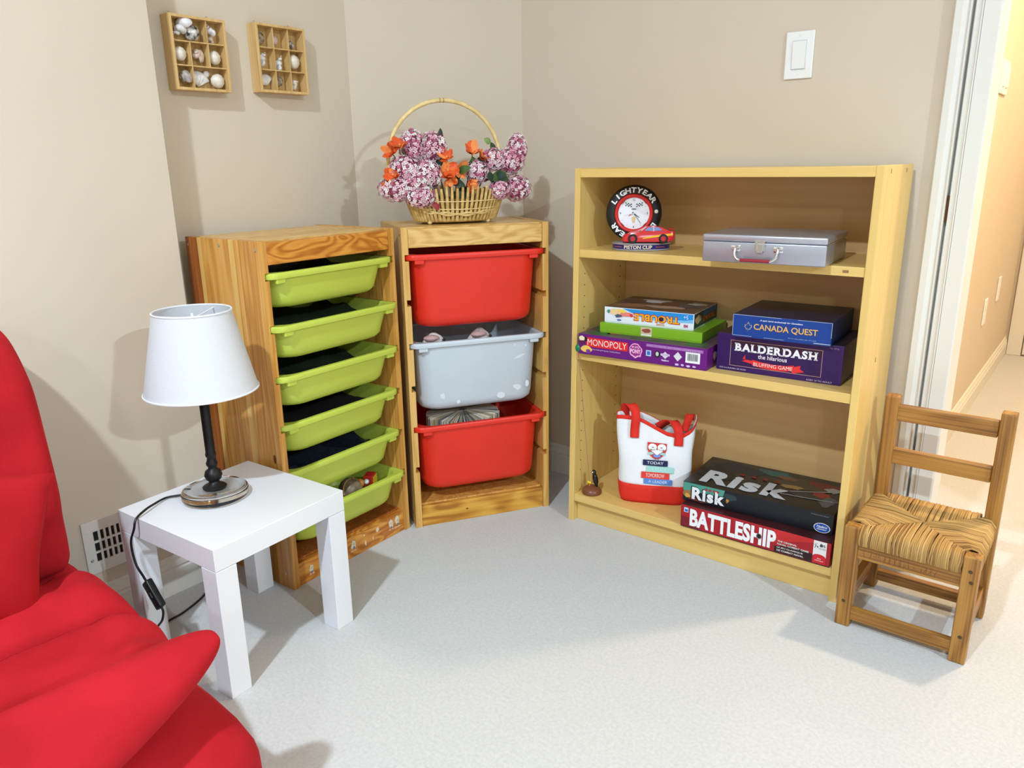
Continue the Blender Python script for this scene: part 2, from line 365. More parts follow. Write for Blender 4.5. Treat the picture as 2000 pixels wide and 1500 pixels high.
# worn stickers along the plinth of the green-bin cabinet
def sticker(cx, cz, s, seed, tail=None):
    o = G().prism(blob(cx, cz+.004, .009*s, .015*s, 9, .28, seed), .0052, .006).build('worn_sticker', ink((222, 212, 190), .6), GC)
    G().prism(blob(cx+.001, cz+.006, .004*s, .005*s, 7, .3, seed+1), .0048, .0052).build('sticker_face', ink((200, 190, 150), .6), o)
    G().prism(blob(cx, cz-.006, .005*s, .004*s, 7, .4, seed+2), .0048, .0052).build('sticker_body', ink((120, 128, 136), .6), o)
    for dx in (-.006, .006):
        G().prism(blob(cx+dx*s, cz-.014*s, .006*s, .003, 7, .3, seed+5), .0052, .006).build('sticker_foot', ink((226, 170, 130), .6), o)
    if tail: G().prism(blob(cx+.013*s, cz+.012, .005, .006, 7, .3, seed+7), .0052, .006).build('sticker_flag', ink((224, 176, 70), .6), o)
sticker(.216, .034, 1.0, 3); sticker(.366, .037, .95, 11); sticker(.393, .037, 1.05, 21, True); sticker(.064, .03, .8, 31)
for i, (x, z, a, b) in enumerate(((.262, .024, .003, .008), (.312, .045, .006, .007), (.292, .026, .002, .006), (.258, .05, .004, .002), (.095, .03, .004, .012))):
    G().prism(blob(x, z, a, b, 8, .45, 40+i), .0052, .006).build('sticker_scrap', ink((226, 206, 176), .6), GC)

# bins
def rr(hw, hd, r, z, n=5):
    P = []
    for cx, cy, a0 in ((hw-r, hd-r, 0), (-hw+r, hd-r, PI/2), (-hw+r, -hd+r, PI), (hw-r, -hd+r, 1.5*PI)):
        for i in range(n+1): a = a0+PI/2*i/n; P.append((cx+r*math.cos(a), .147+cy+r*math.sin(a), z))
    return P
BINM = {}
def bin_mesh(h, m):
    k = (h, m.name)
    if k in BINM: return BINM[k]
    t = .0; hw, hd = .2115, .147; b = .036 if h > .15 else .024
    g = G()
    g.loft([rr(hw-.050, hd-.040, .05, -h), rr(hw-.040, hd-.030, .055, -h+.004), rr(hw-.033, hd-.022, .055, -h+.014), rr(hw-.031, hd-.018, .055, -h+.03), rr(hw-.022, hd-.009, .05, -.0155),
            rr(hw-.003, hd-.002, .028, -.0155), rr(hw-.001, hd-.0005, .03, -.0145), rr(hw, hd, .03, -.011), rr(hw, hd, .03, -.003), rr(hw-.002, hd-.002, .03, 0),
            rr(hw-.018, hd-.012, .05, 0), rr(hw-.021, hd-.015, .05, -.003), rr(hw-.034, hd-.022, .055, -h+.03), rr(hw-.044, hd-.034, .05, -h+.005)])
    me = g.data('bin_shell', m, True, 40); BINM[k] = me; return me
LIP = {}
def bin_(cab, slot, h, m, name, label, cat, group, out=0.0):
    p = local(cab, (.22, -.004-out, SL[slot]+.0085))
    r = thing(name, label, cat, p, cab.rotation_euler.z, group)
    inst('shell', bin_mesh(h, m), r)
    k = m.name
    if k+'t' not in LIP:
        LIP[k+'t'] = G().box(-.014, .014, .003, .020, -.027, -.012, .003).data('corner_tab', m)
    for sx in (-1, 1): inst('corner_tab', LIP[k+'t'], r, (sx*.172, 0, 0))
    return r
outs = (.006, .018, .011, .001, .000, .010)
ords = ('topmost', 'second from the top', 'third from the top', 'fourth from the top', 'fifth from the top', 'lowest')
GB = [bin_(GC, k, .092, green_pl, 'shallow_bin', 'lime green shallow bin, %s of the six in the amber cabinet' % ords[k], 'bin', 'green bins in the amber cabinet', outs[k]) for k in range(6)]
RB1 = bin_(RC, 0, .215, red_pl, 'deep_bin', 'deep red bin just under the top of the corner cabinet', 'bin', 'deep bins in the corner cabinet', .004)
WB = bin_(RC, 2, .215, clear_pl, 'deep_bin', 'deep frosted white bin between the two red bins', 'bin', 'deep bins in the corner cabinet', .004)
RB2 = bin_(RC, 4, .215, red_pl, 'deep_bin', 'lowest deep red bin, just above the cabinet floor', 'bin', 'deep bins in the corner cabinet', .010)
def on_front(x, z, h=.215): # front wall of a deep bin
    f = (-z-.014)/(h-.03-.014); return .009+.009*max(0, min(1, f))
for i, (x, z, a, b, rt_) in enumerate(((.065, -.186, .015, .010, 0), (.118, -.165, .013, .009, -.4), (.15, -.158, .006, .011, 0), (-.118, -.168, .007, .009, .3), (-.07, -.192, .006, .006, 0), (.125, -.068, .02, .004, .35), (.145, -.035, .003, .003, 0), (.11, -.03, .003, .004, 0))):
    pts = [(x+math.cos(rt_)*p[0]-math.sin(rt_)*p[1], z+math.sin(rt_)*p[0]+math.cos(rt_)*p[1]) for p in blob(0, 0, a, b, 12, .2, 60+i)]
    g = G(); g.poly([(p[0], on_front(p[0], p[1])-.0006, p[1]) for p in pts]); g.build('pale_spot', pale_spot_m, WB)  # small pale spots on the front wall of the white bin
# bin contents
def softball(name, label, cat, root, p, r, m, group=None, sq=(1, 1, 1), amp=.06, seed=1, parent=None, n=16):
    R = random.Random(seed); ph = [R.uniform(0, 6) for _ in range(6)]
    f = lambda d: 1+amp*(math.sin(5*d.x+ph[0])+math.sin(6*d.y+ph[1])+math.sin(5*d.z+ph[2]))/1.5
    o = G().ell((0, 0, 0), (r*sq[0], r*sq[1], r*sq[2]), n, 0, f).build(name, m, parent, True, 60)
    if root is not None:
        o.location = local(root, p); o.rotation_euler = (0, 0, root.rotation_euler.z); tag(o, label, cat, group)
    return o
plush = mat('white_plush', (226, 220, 214), .9, bump=.4, bscale=120)
pk = ink((196, 160, 156), .8); bl = ink((30, 30, 34), .4)
for i, (x, lab) in enumerate(((-.125, 'white soft toy peeping over the left of the white bin'), (.02, 'white soft toy lying near the middle of the white bin'))):
    t = thing('soft_toy', lab, 'toy', local(WB, (x, .075, -.05)), WB.rotation_euler.z, 'soft toys in the white bin')
    softball('body', '', '', None, None, .045, plush, sq=(1.1, .8, 1.35), seed=i+3, parent=t)
    a = softball('cap', '', '', None, None, .02, pk, sq=(1.2, .8, .5), seed=i+8, parent=t); a.location = (-.01, -.02, .052)
    e = softball('eye', '', '', None, None, .005, bl, parent=t); e.location = (.026, -.026, .045)
# paper fan in the lowest red bin
fan = thing('paper_fan', 'round fan of folded printed paper in the lowest red bin', 'paper', local(RB2, (-.03, .125, -.035)), RB2.rotation_euler.z)
fm = [ink((206, 196, 176), .8), ink((150, 138, 120), .8), ink((96, 98, 118), .8), ink((186, 160, 122), .8)]
g = G(); R = random.Random(5)
for i in range(150):
    a = 2*PI*i/150+R.uniform(-.01, .01); ca, sa = math.cos(a), math.sin(a); L = .115+R.uniform(-.004, .004)
    mi = R.choice([0, 0, 0, 1, 2, 3]); w = .0011
    q = lambda r, s, z: (r*ca-s*sa, (r*sa+s*ca)*.86, z)
    g.loft([[q(.012, -w*.4, .012), q(.012, w*.4, .012), q(.012, w*.4, .040), q(.012, -w*.4, .040)], [q(L, -w, -.03), q(L, w, -.03), q(L, w, .030+R.uniform(-.006, .004)), q(L, -w, .030)]], mi=mi)
g.build('paper_leaves', fm, fan)['kind'] = 'stuff'
G().lathe([(.014, -.03), (.014, .038), (0, .040)], 20).build('fan_core', fm[2], fan, True)
# things in the green bins
sh = thing('spotted_maraca', 'round brown and grey ball toy in the lowest green bin', 'toy', local(GB[5], (.045, .07, -.022)), GB[5].rotation_euler.z)
softball('ball', '', '', None, None, .036, mat('brown_grey_shell', (150, 128, 104), .4, col2=(96, 76, 58), vscale=30), amp=.02, parent=sh)
g = G().tube([(.034*math.cos(a), .034*math.sin(a)*.3-.01, .034*math.sin(a)) for a in [PI*i/10 for i in range(11)]], .0025, 6); g.build('band', ink((196, 150, 90)), sh, True)
softball('cap', '', '', None, None, .012, ink((206, 130, 60)), parent=sh).location = (.033, -.006, .012)
rb = thing('toy_brick', 'small red and yellow block at the right of the lowest green bin', 'toy', local(GB[5], (.135, .085, -.022)), GB[5].rotation_euler.z+.5)
G().box(-.02, .02, -.014, .014, -.02, .016, .003).build('red_half', ink((214, 44, 40)), rb); G().box(-.016, .018, -.0175, -.0142, -.016, .012, .001).build('yellow_half', ink((232, 190, 50)), rb)
tag(softball('marble', 'small pale marble between the ball and the block, lowest green bin', 'toy', GB[5], (.098, .06, -.012), .008, ink((220, 222, 226), .1), amp=0), 'small pale marble between the ball and the block, lowest green bin', 'toy')
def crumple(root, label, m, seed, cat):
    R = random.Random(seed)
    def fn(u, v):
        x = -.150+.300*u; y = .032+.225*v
        z = -.040+.030*v+.006*math.sin(9*u+seed)+.005*math.sin(11*v+2*u*5+seed)+.003*math.sin(23*u+17*v)+R.uniform(-.0025, .0025)  # rises toward the rear to cover the lit back wall of the bin
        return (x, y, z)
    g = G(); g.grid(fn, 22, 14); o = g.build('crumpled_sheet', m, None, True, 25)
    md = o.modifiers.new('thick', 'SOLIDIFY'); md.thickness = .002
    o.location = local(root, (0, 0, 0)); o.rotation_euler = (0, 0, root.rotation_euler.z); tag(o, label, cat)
crumple(GB[0], 'dark sheet added for shade in the topmost green bin', mat('black_green_bin_shade', (22, 28, 20), .8), 7, 'cloth')  # the upper three sheets are added to darken the bin interiors
crumple(GB[1], 'dark green sheet added for shade in the second green bin', mat('dark_green_bin_shade', (28, 44, 26), .8), 11, 'cloth')
crumple(GB[2], 'dark green sheet added for shade in the third green bin', mat('dark_green_bin_shade', (28, 44, 26), .8), 15, 'cloth')
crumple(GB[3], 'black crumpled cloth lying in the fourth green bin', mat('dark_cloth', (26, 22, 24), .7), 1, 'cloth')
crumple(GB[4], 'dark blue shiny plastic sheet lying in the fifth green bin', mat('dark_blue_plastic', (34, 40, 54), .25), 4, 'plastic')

# ------------------------------------------------------------------ white side table
TB = thing('side_table', 'small square white lacquered side table under the lamp', 'table', (-.0988, -1.1267, 0), math.radians(93.4))
G().box(0, .348, 0, .348, .298, .348, .0012).build('table_top', white_lac, TB)
lg = G().box(0, .049, 0, .049, 0, .2972, .0012).data('leg', white_lac)
for x in (0, .299):
    for yy in (0, .299): inst('leg', lg, TB, (x, yy, 0))

# ------------------------------------------------------------------ lamp
LX, LY, LZ = -.330, -.976, .3482
LP = thing('table_lamp', 'table lamp with white linen shade, black stem and glass foot', 'lamp', (LX, LY, LZ), math.radians(93.4))
G().lathe([(0, .0), (.068, .0), (.0725, .003), (.074, .008), (.074, .015), (.072, .0205), (.067, .0235), (.061, .0240), (.057, .0222), (.050, .0218), (0, .0218)], 64).build('glass_foot', glass, LP, True, 70)
G().lathe([(.026, .0225), (.027, .026), (.022, .030), (.013, .034), (.011, .040), (.017, .045), (.020, .054), (.017, .064), (.010, .069), (.009, .074), (.012, .078), (.013, .083), (.010, .090), (.009, .096), (.0115, .100), (.012, .105),
          (.0105, .110), (.0105, .235), (.009, .245), (.009, .30), (.0, .30)], 24).build('stem', black_metal, LP, True, 50)
g = G(); n = 64; pr = [(.1195, .256), (.0805, .434), (.079, .434), (.118, .256)]
rings = [[(r*math.cos(2*PI*i/n), r*math.sin(2*PI*i/n), z) for i in range(n)] for r, z in pr+[pr[0]]]
g.loft(rings, False, False); shd = g.build('lamp_shade', shade_m, LP, True, 40)
for r, z in ((.1198, .257), (.0808, .433)):
    G().tube([(r*math.cos(2*PI*i/n), r*math.sin(2*PI*i/n), z) for i in range(n)], .0022, 6, closed=True).build('shade_trim', shade_trim, shd, True)
g = G(); g.tube([(0, 0, .30), (0, 0, .428)], .0035, 10)
for k in range(3):
    a = 2*PI*k/3+.4; g.tube([(0, 0, .416), (.079*math.cos(a), .079*math.sin(a), .426)], .0015, 6)
g.build('shade_carrier', white_pl, shd, True)
def smoothpath(P, k=6):
    P = [Vector(p) for p in P]; out = []
    for i in range(len(P)-1):
        p0, p1, p2, p3 = P[max(i-1, 0)], P[i], P[i+1], P[min(i+2, len(P)-1)]
        for j in range(k):
            t = j/k; out.append(0.5*((2*p1)+(p2-p0)*t+(2*p0-5*p1+4*p2-p3)*t*t+(3*p1-p0-3*p2+p3)*t**3))
    return out+[P[-1]]
def t2l(p):  # table frame -> lamp frame (same rotation)
    w = local(TB, p); d = Matrix.Rotation(-LP.rotation_euler.z, 4, 'Z') @ (w-Vector((LX, LY, LZ))); return d
cp = [(.135, .275, .3535), (.115, .291, .3525), (.09, .303, .353), (.05, .287, .356), (.022, .273, .357), (-.006, .262, .350), (-.014, .262, .329), (-.016, .280, .292), (-.015, .277, .243), (-.015, .254, .219), (-.015, .241, .206)]
G().tube([t2l(p) for p in smoothpath(cp)], .0026, 8).build('cord', black_pl, LP, True)
cp2 = [(-.015, .199, .163), (-.015, .194, .150), (-.015, .205, .125), (-.016, .228, .10), (-.02, .25, .06), (0.0, .31, .012), (.04, .36, .004), (.093, .379, .0035), (.137, .382, .0035), (.202, .404, .0035), (.24, .43, .0035)]
G().tube([t2l(p) for p in smoothpath(cp2)], .0026, 8).build('cord', black_pl, LP, True)
sw = G(); a, b = Vector(t2l((-.015, .243, .211))), Vector(t2l((-.015, .198, .160))); dr = (b-a).normalized(); sd = Vector((-1, 0, 0)); up = dr.cross(sd)
L = (b-a).length
M = Matrix(((dr.x, sd.x, up.x, a.x), (dr.y, sd.y, up.y, a.y), (dr.z, sd.z, up.z, a.z), (0, 0, 0, 1)))
sw.M = M; sw.box(0, L, -.008, .008, -.013, .013, .004, seg=3); so = sw.build('cord_switch', black_pl, LP, True, 40)
g = G(); g.M = M; g.box(L*.40, L*.62, .007, .0105, -.006, .006, .002); g.build('switch_rocker', black_pl, so)

# ------------------------------------------------------------------ floor register in the near wall
V = thing('wall_register', 'white metal heating vent low on the wall behind the table', 'vent', (XN, -1.171, .139))
for n_, b_ in (('frame_bar', (.0005, .006, 0, .262, 0, .028)), ('frame_bar', (.0005, .006, 0, .262, .106, .134)), ('frame_bar', (.0005, .006, 0, .024, .028, .106)), ('frame_bar', (.0005, .006, .238, .262, .028, .106))):
    G().box(*b_, .0008).build(n_, trimw, V)
G().box(.0003, .0012, .02, .242, .024, .11).build('duct_opening', dark_m, V)
sl = G().box(.001, .0052, -.0027, .0027, .028, .106).data('slat', trimw)
for k in range(16): inst('slat', sl, V, (0, .038+.0128*k, 0))
for z in (.052, .079): G().box(.001, .0056, .024, .238, z-.0025, z+.0025).build('cross_bar', trimw, V)
G().lathe([(0, 0), (.004, .0005), (.003, .0015), (0, .0018)], 10, M=Matrix.Translation((.006, .012, .035)) @ Matrix.Rotation(PI/2, 4, 'Y')).build('screw', screw_m, V)

# ------------------------------------------------------------------ light switch and hall plates
LS = thing('light_switch', 'white rocker light switch plate on the wall above the bookcase', 'light switch', (.495, YR, 1.332))
G().box(-.036, .036, -.006, -.0003, -.057, .057, .0025).build('wall_plate', white_pl, LS)
G().prism([(-.0082, -.033), (-.0072, -.033), (-.0105, .033), (-.006, .033), (-.006, -.033)], -.0165, .0165, 'YZ').build('rocker', white_pl, LS)
G().box(-.0185, .0185, -.0064, -.0055, -.0355, .0355).build('rocker_gap', ink((206, 208, 208)), LS)
for z in (-.047, .047): G().lathe([(0, 0), (.0028, .0003), (.0022, .001), (0, .001)], 10, M=Matrix.Translation((0, -.006, z)) @ Matrix.Rotation(PI/2, 4, 'X')).build('screw', white_pl, LS)
HP = thing('hall_switch_plate', 'white double switch plate high on the hallway wall', 'light switch', (.80, 1.58, 1.345))
G().box(.0003, .007, -.085, .085, -.057, .057, .003).build('wall_plate', white_pl, HP)
for yy in (-.04, .04): G().box(.007, .012, yy-.017, yy+.017, -.033, .033, .002).build('rocker', white_pl, HP)
for yy, z, lab in ((2.05, .42, 'white outlet plate low on the hallway wall, nearer the doorway'), (2.44, .47, 'white outlet plate low on the hallway wall, nearer the far door')):
    q = thing('outlet_plate', lab, 'outlet', (.80, yy, z), 0, 'outlets on the hallway wall')
    G().box(.0003, .007, -.036, .036, -.057, .057, .003).build('wall_plate', white_pl, q)
    for z in (-.02, .02): G().box(.007, .009, -.014, .014, z-.012, z+.012, .002).build('socket', white_pl, q)

# ------------------------------------------------------------------ red sofa (s = along the wall, m = out from the wall)
SF = thing('sofa', 'red suede futon sofa along the wall in the lower left', 'sofa', (XN, -1.838, 0))
def rnd(d, r): d = max(0.0, min(1.0, d/r)); return math.sqrt(max(0, 1-(1-d)**2))
S0 = -1.25
g = G()   # lower mattress
NS, NP = 46, 40
def lower(s):
    d = .540-s; k = rnd(d, .09); k2 = rnd(s-S0, .09); k = min(k, k2)
    P = []; m0, m1, z0, z1 = .06, .930, .012, .306; cm, cz = (m0+m1)/2, (z0+z1)/2; hm, hz = (m1-m0)/2, (z1-z0)/2
    r = .075
    for i in range(NP):
        t = 2*PI*i/NP; c, sn = math.cos(t), math.sin(t)
        e = 5.0; q = (abs(c)**e+abs(sn)**e)**(-1/e)
        mm = cm+hm*q*c*(0.90+.10*k); zz = cz+hz*q*sn*(0.35+.65*k)
        P.append((mm+.006*math.sin(7*s+3*t), s, zz))
    return P
ss = [S0+(.525-S0)*(1-(1-i/(NS-1))**1.0) for i in range(NS)]
ss = [S0, S0+.01, S0+.03, S0+.06, S0+.1]+[S0+.1+(.30-.0-S0-.1)*i/16 for i in range(1, 17)]+[.34, .39, .43, .455, .48, .50, .515, .527, .535, .540]
g.loft([lower(s) for s in ss]); g.build('lower_mattress', suede, SF, True, 60)
g = G()   # seat mattress with stitched folds
creases = (.34, .53, .735)
def seat(u, v, top):
    m_ = .22+.54*v; se = .555-.06*max(0, (m_-.58)/.18)**1.5; s = S0+(se-S0)*(1-(1-u)**1.7)
    d = se-s; k = min(rnd(d, .075), rnd(s-S0, .08))
    z = .355+.008*math.sin(PI*(m_-.3)/.22)
    for c in creases:
        x = m_-c-.012*math.sin(3.1*s+c*9); z -= .045*math.exp(-(x/.009)**2)+.026*math.exp(-(x/.040)**2)
    z -= .010*math.exp(-((m_-.63-.03*math.sin(4*s))/.03)**2)
    z += .0060*math.sin(17*s+8*m_)*math.sin(9*s-11*m_)+.0035*math.sin(41*s+13*m_)+.003*math.sin(23*s-60*m_)
    z -= .018*math.exp(-((d-.10)/.018)**2)*.35
    zm = .268
    if top: return (m_, s, zm+(z-zm)*k)
    return (m_, s, zm+(.255-zm)*k)
n1, n2 = 110, 120
g.grid(lambda u, v: seat(u, v, True), n1, n2); g.grid(lambda u, v: seat(u, v, False), n1, 6)
sm_ = g.build('seat_mattress', suede, SF, True, 70)
def u_of(s, m_): se = .555-.06*max(0, (m_-.58)/.18)**1.5; return 1-max(0, 1-(s-S0)/(se-S0))**(1/1.7)
crease_shade_m = mat('seam_crease_shade', (116, 10, 20), .9)  # dark tubes along the sewn folds put crease shadow into the colour
for c in (.53, .735):
    P = []
    for i in range(60):
        s_ = -.6+(1.08)*i/59; mm = c+.012*math.sin(3.1*s_+c*9); q_ = seat(u_of(s_, mm), (mm-.22)/.54, True); P.append((q_[0], q_[1], q_[2]+.0006))
    G().tube(P, .0028, 6).build('seam', crease_shade_m, sm_)
g = G()   # puffed front roll ending in a pinched corner
def roll(a, b):   # a around, b along
    s = -1.2+(.512+1.2)*(1-(1-b)**1.8); d = .512-s
    k = min(1.0, d/.42)**.62; k = min(k, rnd(s+1.2, .05))
    cm = .842+.010*(1-k); cz = .402-.058*min(1, d/.36)**.9
    hm = .012+.118*k; hz = .006+.056*k**.8
    t = 2*PI*a; c, sn = math.cos(t), math.sin(t)
    zz = cz+hz*(abs(sn)**.85)*(1 if sn > 0 else -1)*(1-.0*c)
    mm = cm+hm*(abs(c)**1.0)*(1 if c > 0 else -1)
    zz += .004*math.sin(13*s+5*t)*k-.028*max(0, c)*k
    return (mm, s, zz)
g.grid(roll, 48, 70, cu=True); g.build('front_roll', suede, SF, True, 80)
g = G()   # backrest
BPF = [(.30, .240), (.325, .300), (.345, .322), (.42, .330), (.47, .329), (.536, .322), (.59, .313), (.643, .301), (.69, .280), (.725, .254), (.755, .216), (.778, .170), (.792, .120), (.797, .075), (.790, .045), (.770, .030), (.60, .022), (.45, .022), (.33, .03), (.305, .08)]
def backsec(s):
    d = .548-s; k = min(rnd(d, .05), rnd(s-S0, .05)); P = []
    for i, (z, mm) in enumerate(BPF):
        f = .35+.65*k; cz, cm = .55, .16
        fold = 0
        if 1 < i < 12: fold = .006*math.sin(19*s+23*z)*math.sin(7*s-31*z)+.004*math.sin(37*z+15*s)-.012*math.exp(-((z-.60+.03*math.sin(6*s))/.010)**2)
        P.append((cm+(mm-cm)*f+fold*k, s, cz+(z-cz)*(.86+.14*k)+.02*math.sin(2.1*s)*max(0, (z-.55))))
    return P
sb = [S0, S0+.02, S0+.06]+[S0+.06+(.40-S0-.06)*i/40 for i in range(1, 41)]+[.43, .46, .485, .505, .52, .532, .54, .545, .548]
def fine(P):   # resample the outline smoothly
    n = len(P); out = []
    for i in range(n):
        p0, p1, p2, p3 = (Vector(P[(i+k) % n]) for k in (-1, 0, 1, 2))
        for j_ in range(3):
            t = j_/3; out.append(0.5*((2*p1)+(p2-p0)*t+(2*p0-5*p1+4*p2-p3)*t*t+(3*p1-p0-3*p2+p3)*t**3))
    return out
g.loft([fine(backsec(s_)) for s_ in sb]); g.build('backrest', suede, SF, True, 80)
def pillow(name, label, loc, rot, w, h, t, parent=None):
    g = G(); n = 24
    def f(u, v, sg):
        a, b = 2*u-1, 2*v-1
        th = t*max(0, (1-abs(a)**2.6)*(1-abs(b)**2.6))**.55
        pin = 1-.07*(1-abs(b)**2)*abs(a)**3; pin2 = 1-.07*(1-abs(a)**2)*abs(b)**3
        return (a*w/2*pin, sg*th+.003*math.sin(9*a+4*b), b*h/2*pin2)
    for sg in (-1, 1): g.grid(lambda u, v: f(u, v, sg), n, n)
    bmesh.ops.remove_doubles(g.bm, verts=g.bm.verts, dist=1e-5)
    o = g.build(name, suede, parent, True, 80); o.location = loc; o.rotation_euler = rot
    if label: tag(o, label, 'cushion')
    return o
pillow('throw_pillow', 'red suede throw pillow leaning on the sofa backrest', (XN+.425, -1.838+.290, .498), (math.radians(-14), math.radians(20), math.radians(92)), .36, .26, .042)

# ------------------------------------------------------------------ shell boxes on the alcove wall
def shell_box(label, y0, y1, z0, z1, cells, wide=None):
    r = thing('shell_display_box', label, 'display box', (XA, y0, z0))
    w, h, d, t = y1-y0, z1-z0, .040, .0065
    for n_, b in (('side', (.0005, d, 0, t, 0, h)), ('side', (.0005, d, w-t, w, 0, h)), ('top_rail', (.0005, d, t, w-t, h-t, h)), ('bottom_rail', (.0005, d, t, w-t, 0, t)), ('backing', (.0005, .004, t, w-t, t, h-t))):
        G().box(*b, .0006).build(n_, boxwood, r)
    for b in cells: G().box(.004, d-.004, *b).build('divider', boxwood, r)
    g = G()
    for yy in (.02, w-.03):
        P = [(.004+.001*k, yy+.004*math.cos(a), h+.003+.006*math.sin(a)) for k, a in enumerate([PI*i/6-.3 for i in range(8)])]
        g.tube(P, .0007, 5)
    g.build('wire_hanger', screw_m, r)
    return r
YA0, YA1, ZA0, ZA1 = -.756, -.606, 1.2625, 1.4345
w_ = .150; h_ = .172; t1, t2 = .0495, .0985; u1, u2 = .0575, .113; q = .0013
A = shell_box('left wooden shell box on the wall, with wider compartments', YA0, YA1, ZA0, ZA1,
    [(.0065, w_-.0065, u1-q, u1+q), (.0065, w_-.0065, u2-q, u2+q), (t2-q, t2+q, u2+q, h_-.0065), (t1-q, t1+q, u1+q, u2-q), (t2-q, t2+q, u1+q, u2-q), (t1-q, t1+q, .0065, u1-q)])
YB0, ZB0 = -.516, 1.2705
Bx = shell_box('right wooden shell box on the wall, with nine equal compartments', YB0, YB0+.157, ZB0, ZB0+.172,
    [(.0065, .1505, u1-q, u1+q), (.0065, .1505, u2-q, u2+q)]+[(x-q, x+q, a, b) for x in (.0545, .103) for a, b in ((.0065, u1-q), (u1+q, u2-q), (u2+q, .1655))])
def shellmat(c1, c2, sc=60): return mat('shell_%02x%02x%02x_%02x' % (*c1, c2[0]), c1, .35, col2=c2, vscale=sc)
cream = shellmat((238, 230, 216), (214, 200, 180)); wht = shellmat((244, 242, 240), (216, 212, 212)); pinkish = shellmat((226, 206, 190), (190, 160, 140)); brown = shellmat((96, 74, 56), (190, 176, 156), 90); spot = shellmat((240, 236, 226), (34, 28, 26), 95); grey = shellmat((206, 196, 188), (150, 138, 130))
def spiral(r, m, parent=None, turns=3.2, tall=2.2, spikes=0):
    g = G(); n, k = 70, 10
    rings = []
    for i in range(n):
        t = i/(n-1); a = turns*2*PI*t; R = r*(1-t)**1.1+.0004; z = r*tall*(t**.9)-r*tall*.45
        c = Vector((R*.45*math.cos(a), R*.45*math.sin(a), z)); rr_ = R*.62
        if spikes: rr_ *= 1+.18*max(0, math.sin(a*spikes))
        o = Vector((math.cos(a), math.sin(a), 0))
        rings.append([c+(o*math.cos(2*PI*j/k)+Vector((0, 0, 1))*math.sin(2*PI*j/k))*rr_ for j in range(k)])
    g.loft(rings); return g.build('seashell', m, parent, True, 60)
def urchin(r, m, flat=.8):
    g = G(); g.ell((0, 0, 0), (r*flat, r, r), 20, 0, lambda d: 1+.03*math.cos(10*math.atan2(d.y, d.z))); return g.build('seashell', m, None, True, 60)
def scallop(r, m):
    g = G()
    def f(u, v):
        a = -1.15+2.3*u; R = r*2*v*(1+.0*u); rib = 1+.035*math.cos(a*13)
        return (r*.55*math.sin(PI*min(1, v*1.02))**.7*rib*(1-.35*abs(2*u-1)**2), R*math.sin(a)*.95, R*math.cos(a)-r)
    g.grid(f, 34, 12)
    o = g.build('seashell', m, None, True, 60); md = o.modifiers.new('thick', 'SOLIDIFY'); md.thickness = .0012; return o
def put(o, y, z, box, lab, x=.019, rot=(0, 0, 0)):
    o.location = (XA+x, box[0]+y, box[1]+z); o.rotation_euler = rot; tag(o, lab, 'shell', 'seashells in the wall boxes')
a_ = (YA0, ZA0); b_ = (YB0, ZB0)
put(spiral(.020, wht, None, 3.2, 2.6, 3), .034, .140, a_, 'spiky white conch shell at the top left of the left box', .02, (2.3, .3, 0))
put(urchin(.0195, spot), .066, .136, a_, 'white shell speckled black in the top row of the left box', .021)
put(spiral(.012, wht, None, 3, 2.0, 4), .117, .150, a_, 'knobbly white shell at the top right of the left box', .018, (.4, 0, 0))
put(spiral(.011, pinkish, None, 3, 1.8), .119, .127, a_, 'small pinkish shell below the knobbly one, left box', .018, (-.5, 0, 0))
put(urchin(.017, cream), .028, .085, a_, 'smooth round cream shell in the middle row, left end, left box', .019)
put(spiral(.017, pinkish, None, 3, 1.5, 4), .074, .090, a_, 'bumpy pinkish shell in the centre of the left box', .02, (.5, .9, 0))
put(urchin(.017, cream, .75), .122, .083, a_, 'egg shaped cream shell in the middle row, right end, left box', .019)
put(spiral(.0175, grey, None, 2.6, 1.2), .030, .032, a_, 'coiled grey shell at the bottom left of the left box', .019, (1.8, .9, 0))
put(scallop(.0195, wht), .072, .031, a_, 'ribbed white scallop shell in the bottom row of the left box', .012)
put(urchin(.008, wht), .099, .044, a_, 'tiny white shell between two larger ones, bottom of left box', .012)
put(urchin(.018, cream, .8), .124, .028, a_, 'round cream shell at the bottom right of the left box', .019)
put(urchin(.016, brown, .5), .026, .138, b_, 'dark brown ribbed shell at the top left of the right box', .014, (.5, 0, 0))
put(urchin(.0115, shellmat((232, 214, 208), (214, 186, 182)), .7), .073, .137, b_, 'small pale pink shell in the top middle of the right box', .013)
put(spiral(.012, grey, None, 3, 2.0), .121, .136, b_, 'small grey whorled shell at the top right of the right box', .015, (.3, .2, 0))
put(spiral(.016, wht, None, 3, 2.0, 3), .026, .090, b_, 'white conch shell in the middle row, left end, right box', .018, (-.6, .4, 0))
put(spiral(.015, wht, None, 3, 2.6, 4), .079, .082, b_, 'pointed white shell in the centre of the right box', .017, (-.5, .2, 0))
put(urchin(.019, cream, .8), .126, .086, b_, 'large round cream shell in the middle row, right end, right box', .019)
put(scallop(.0155, wht), .030, .033, b_, 'smooth white clam shell at the bottom left of the right box', .012, (.4, 0, 0))
put(urchin(.013, brown, .6), .076, .033, b_, 'small brown and pink shell at the bottom middle of the right box', .014)
put(spiral(.0155, cream, None, 2.6, 1.5, 4), .125, .031, b_, 'knobbly cream shell at the bottom right of the right box', .018, (-1.0, .6, 0))

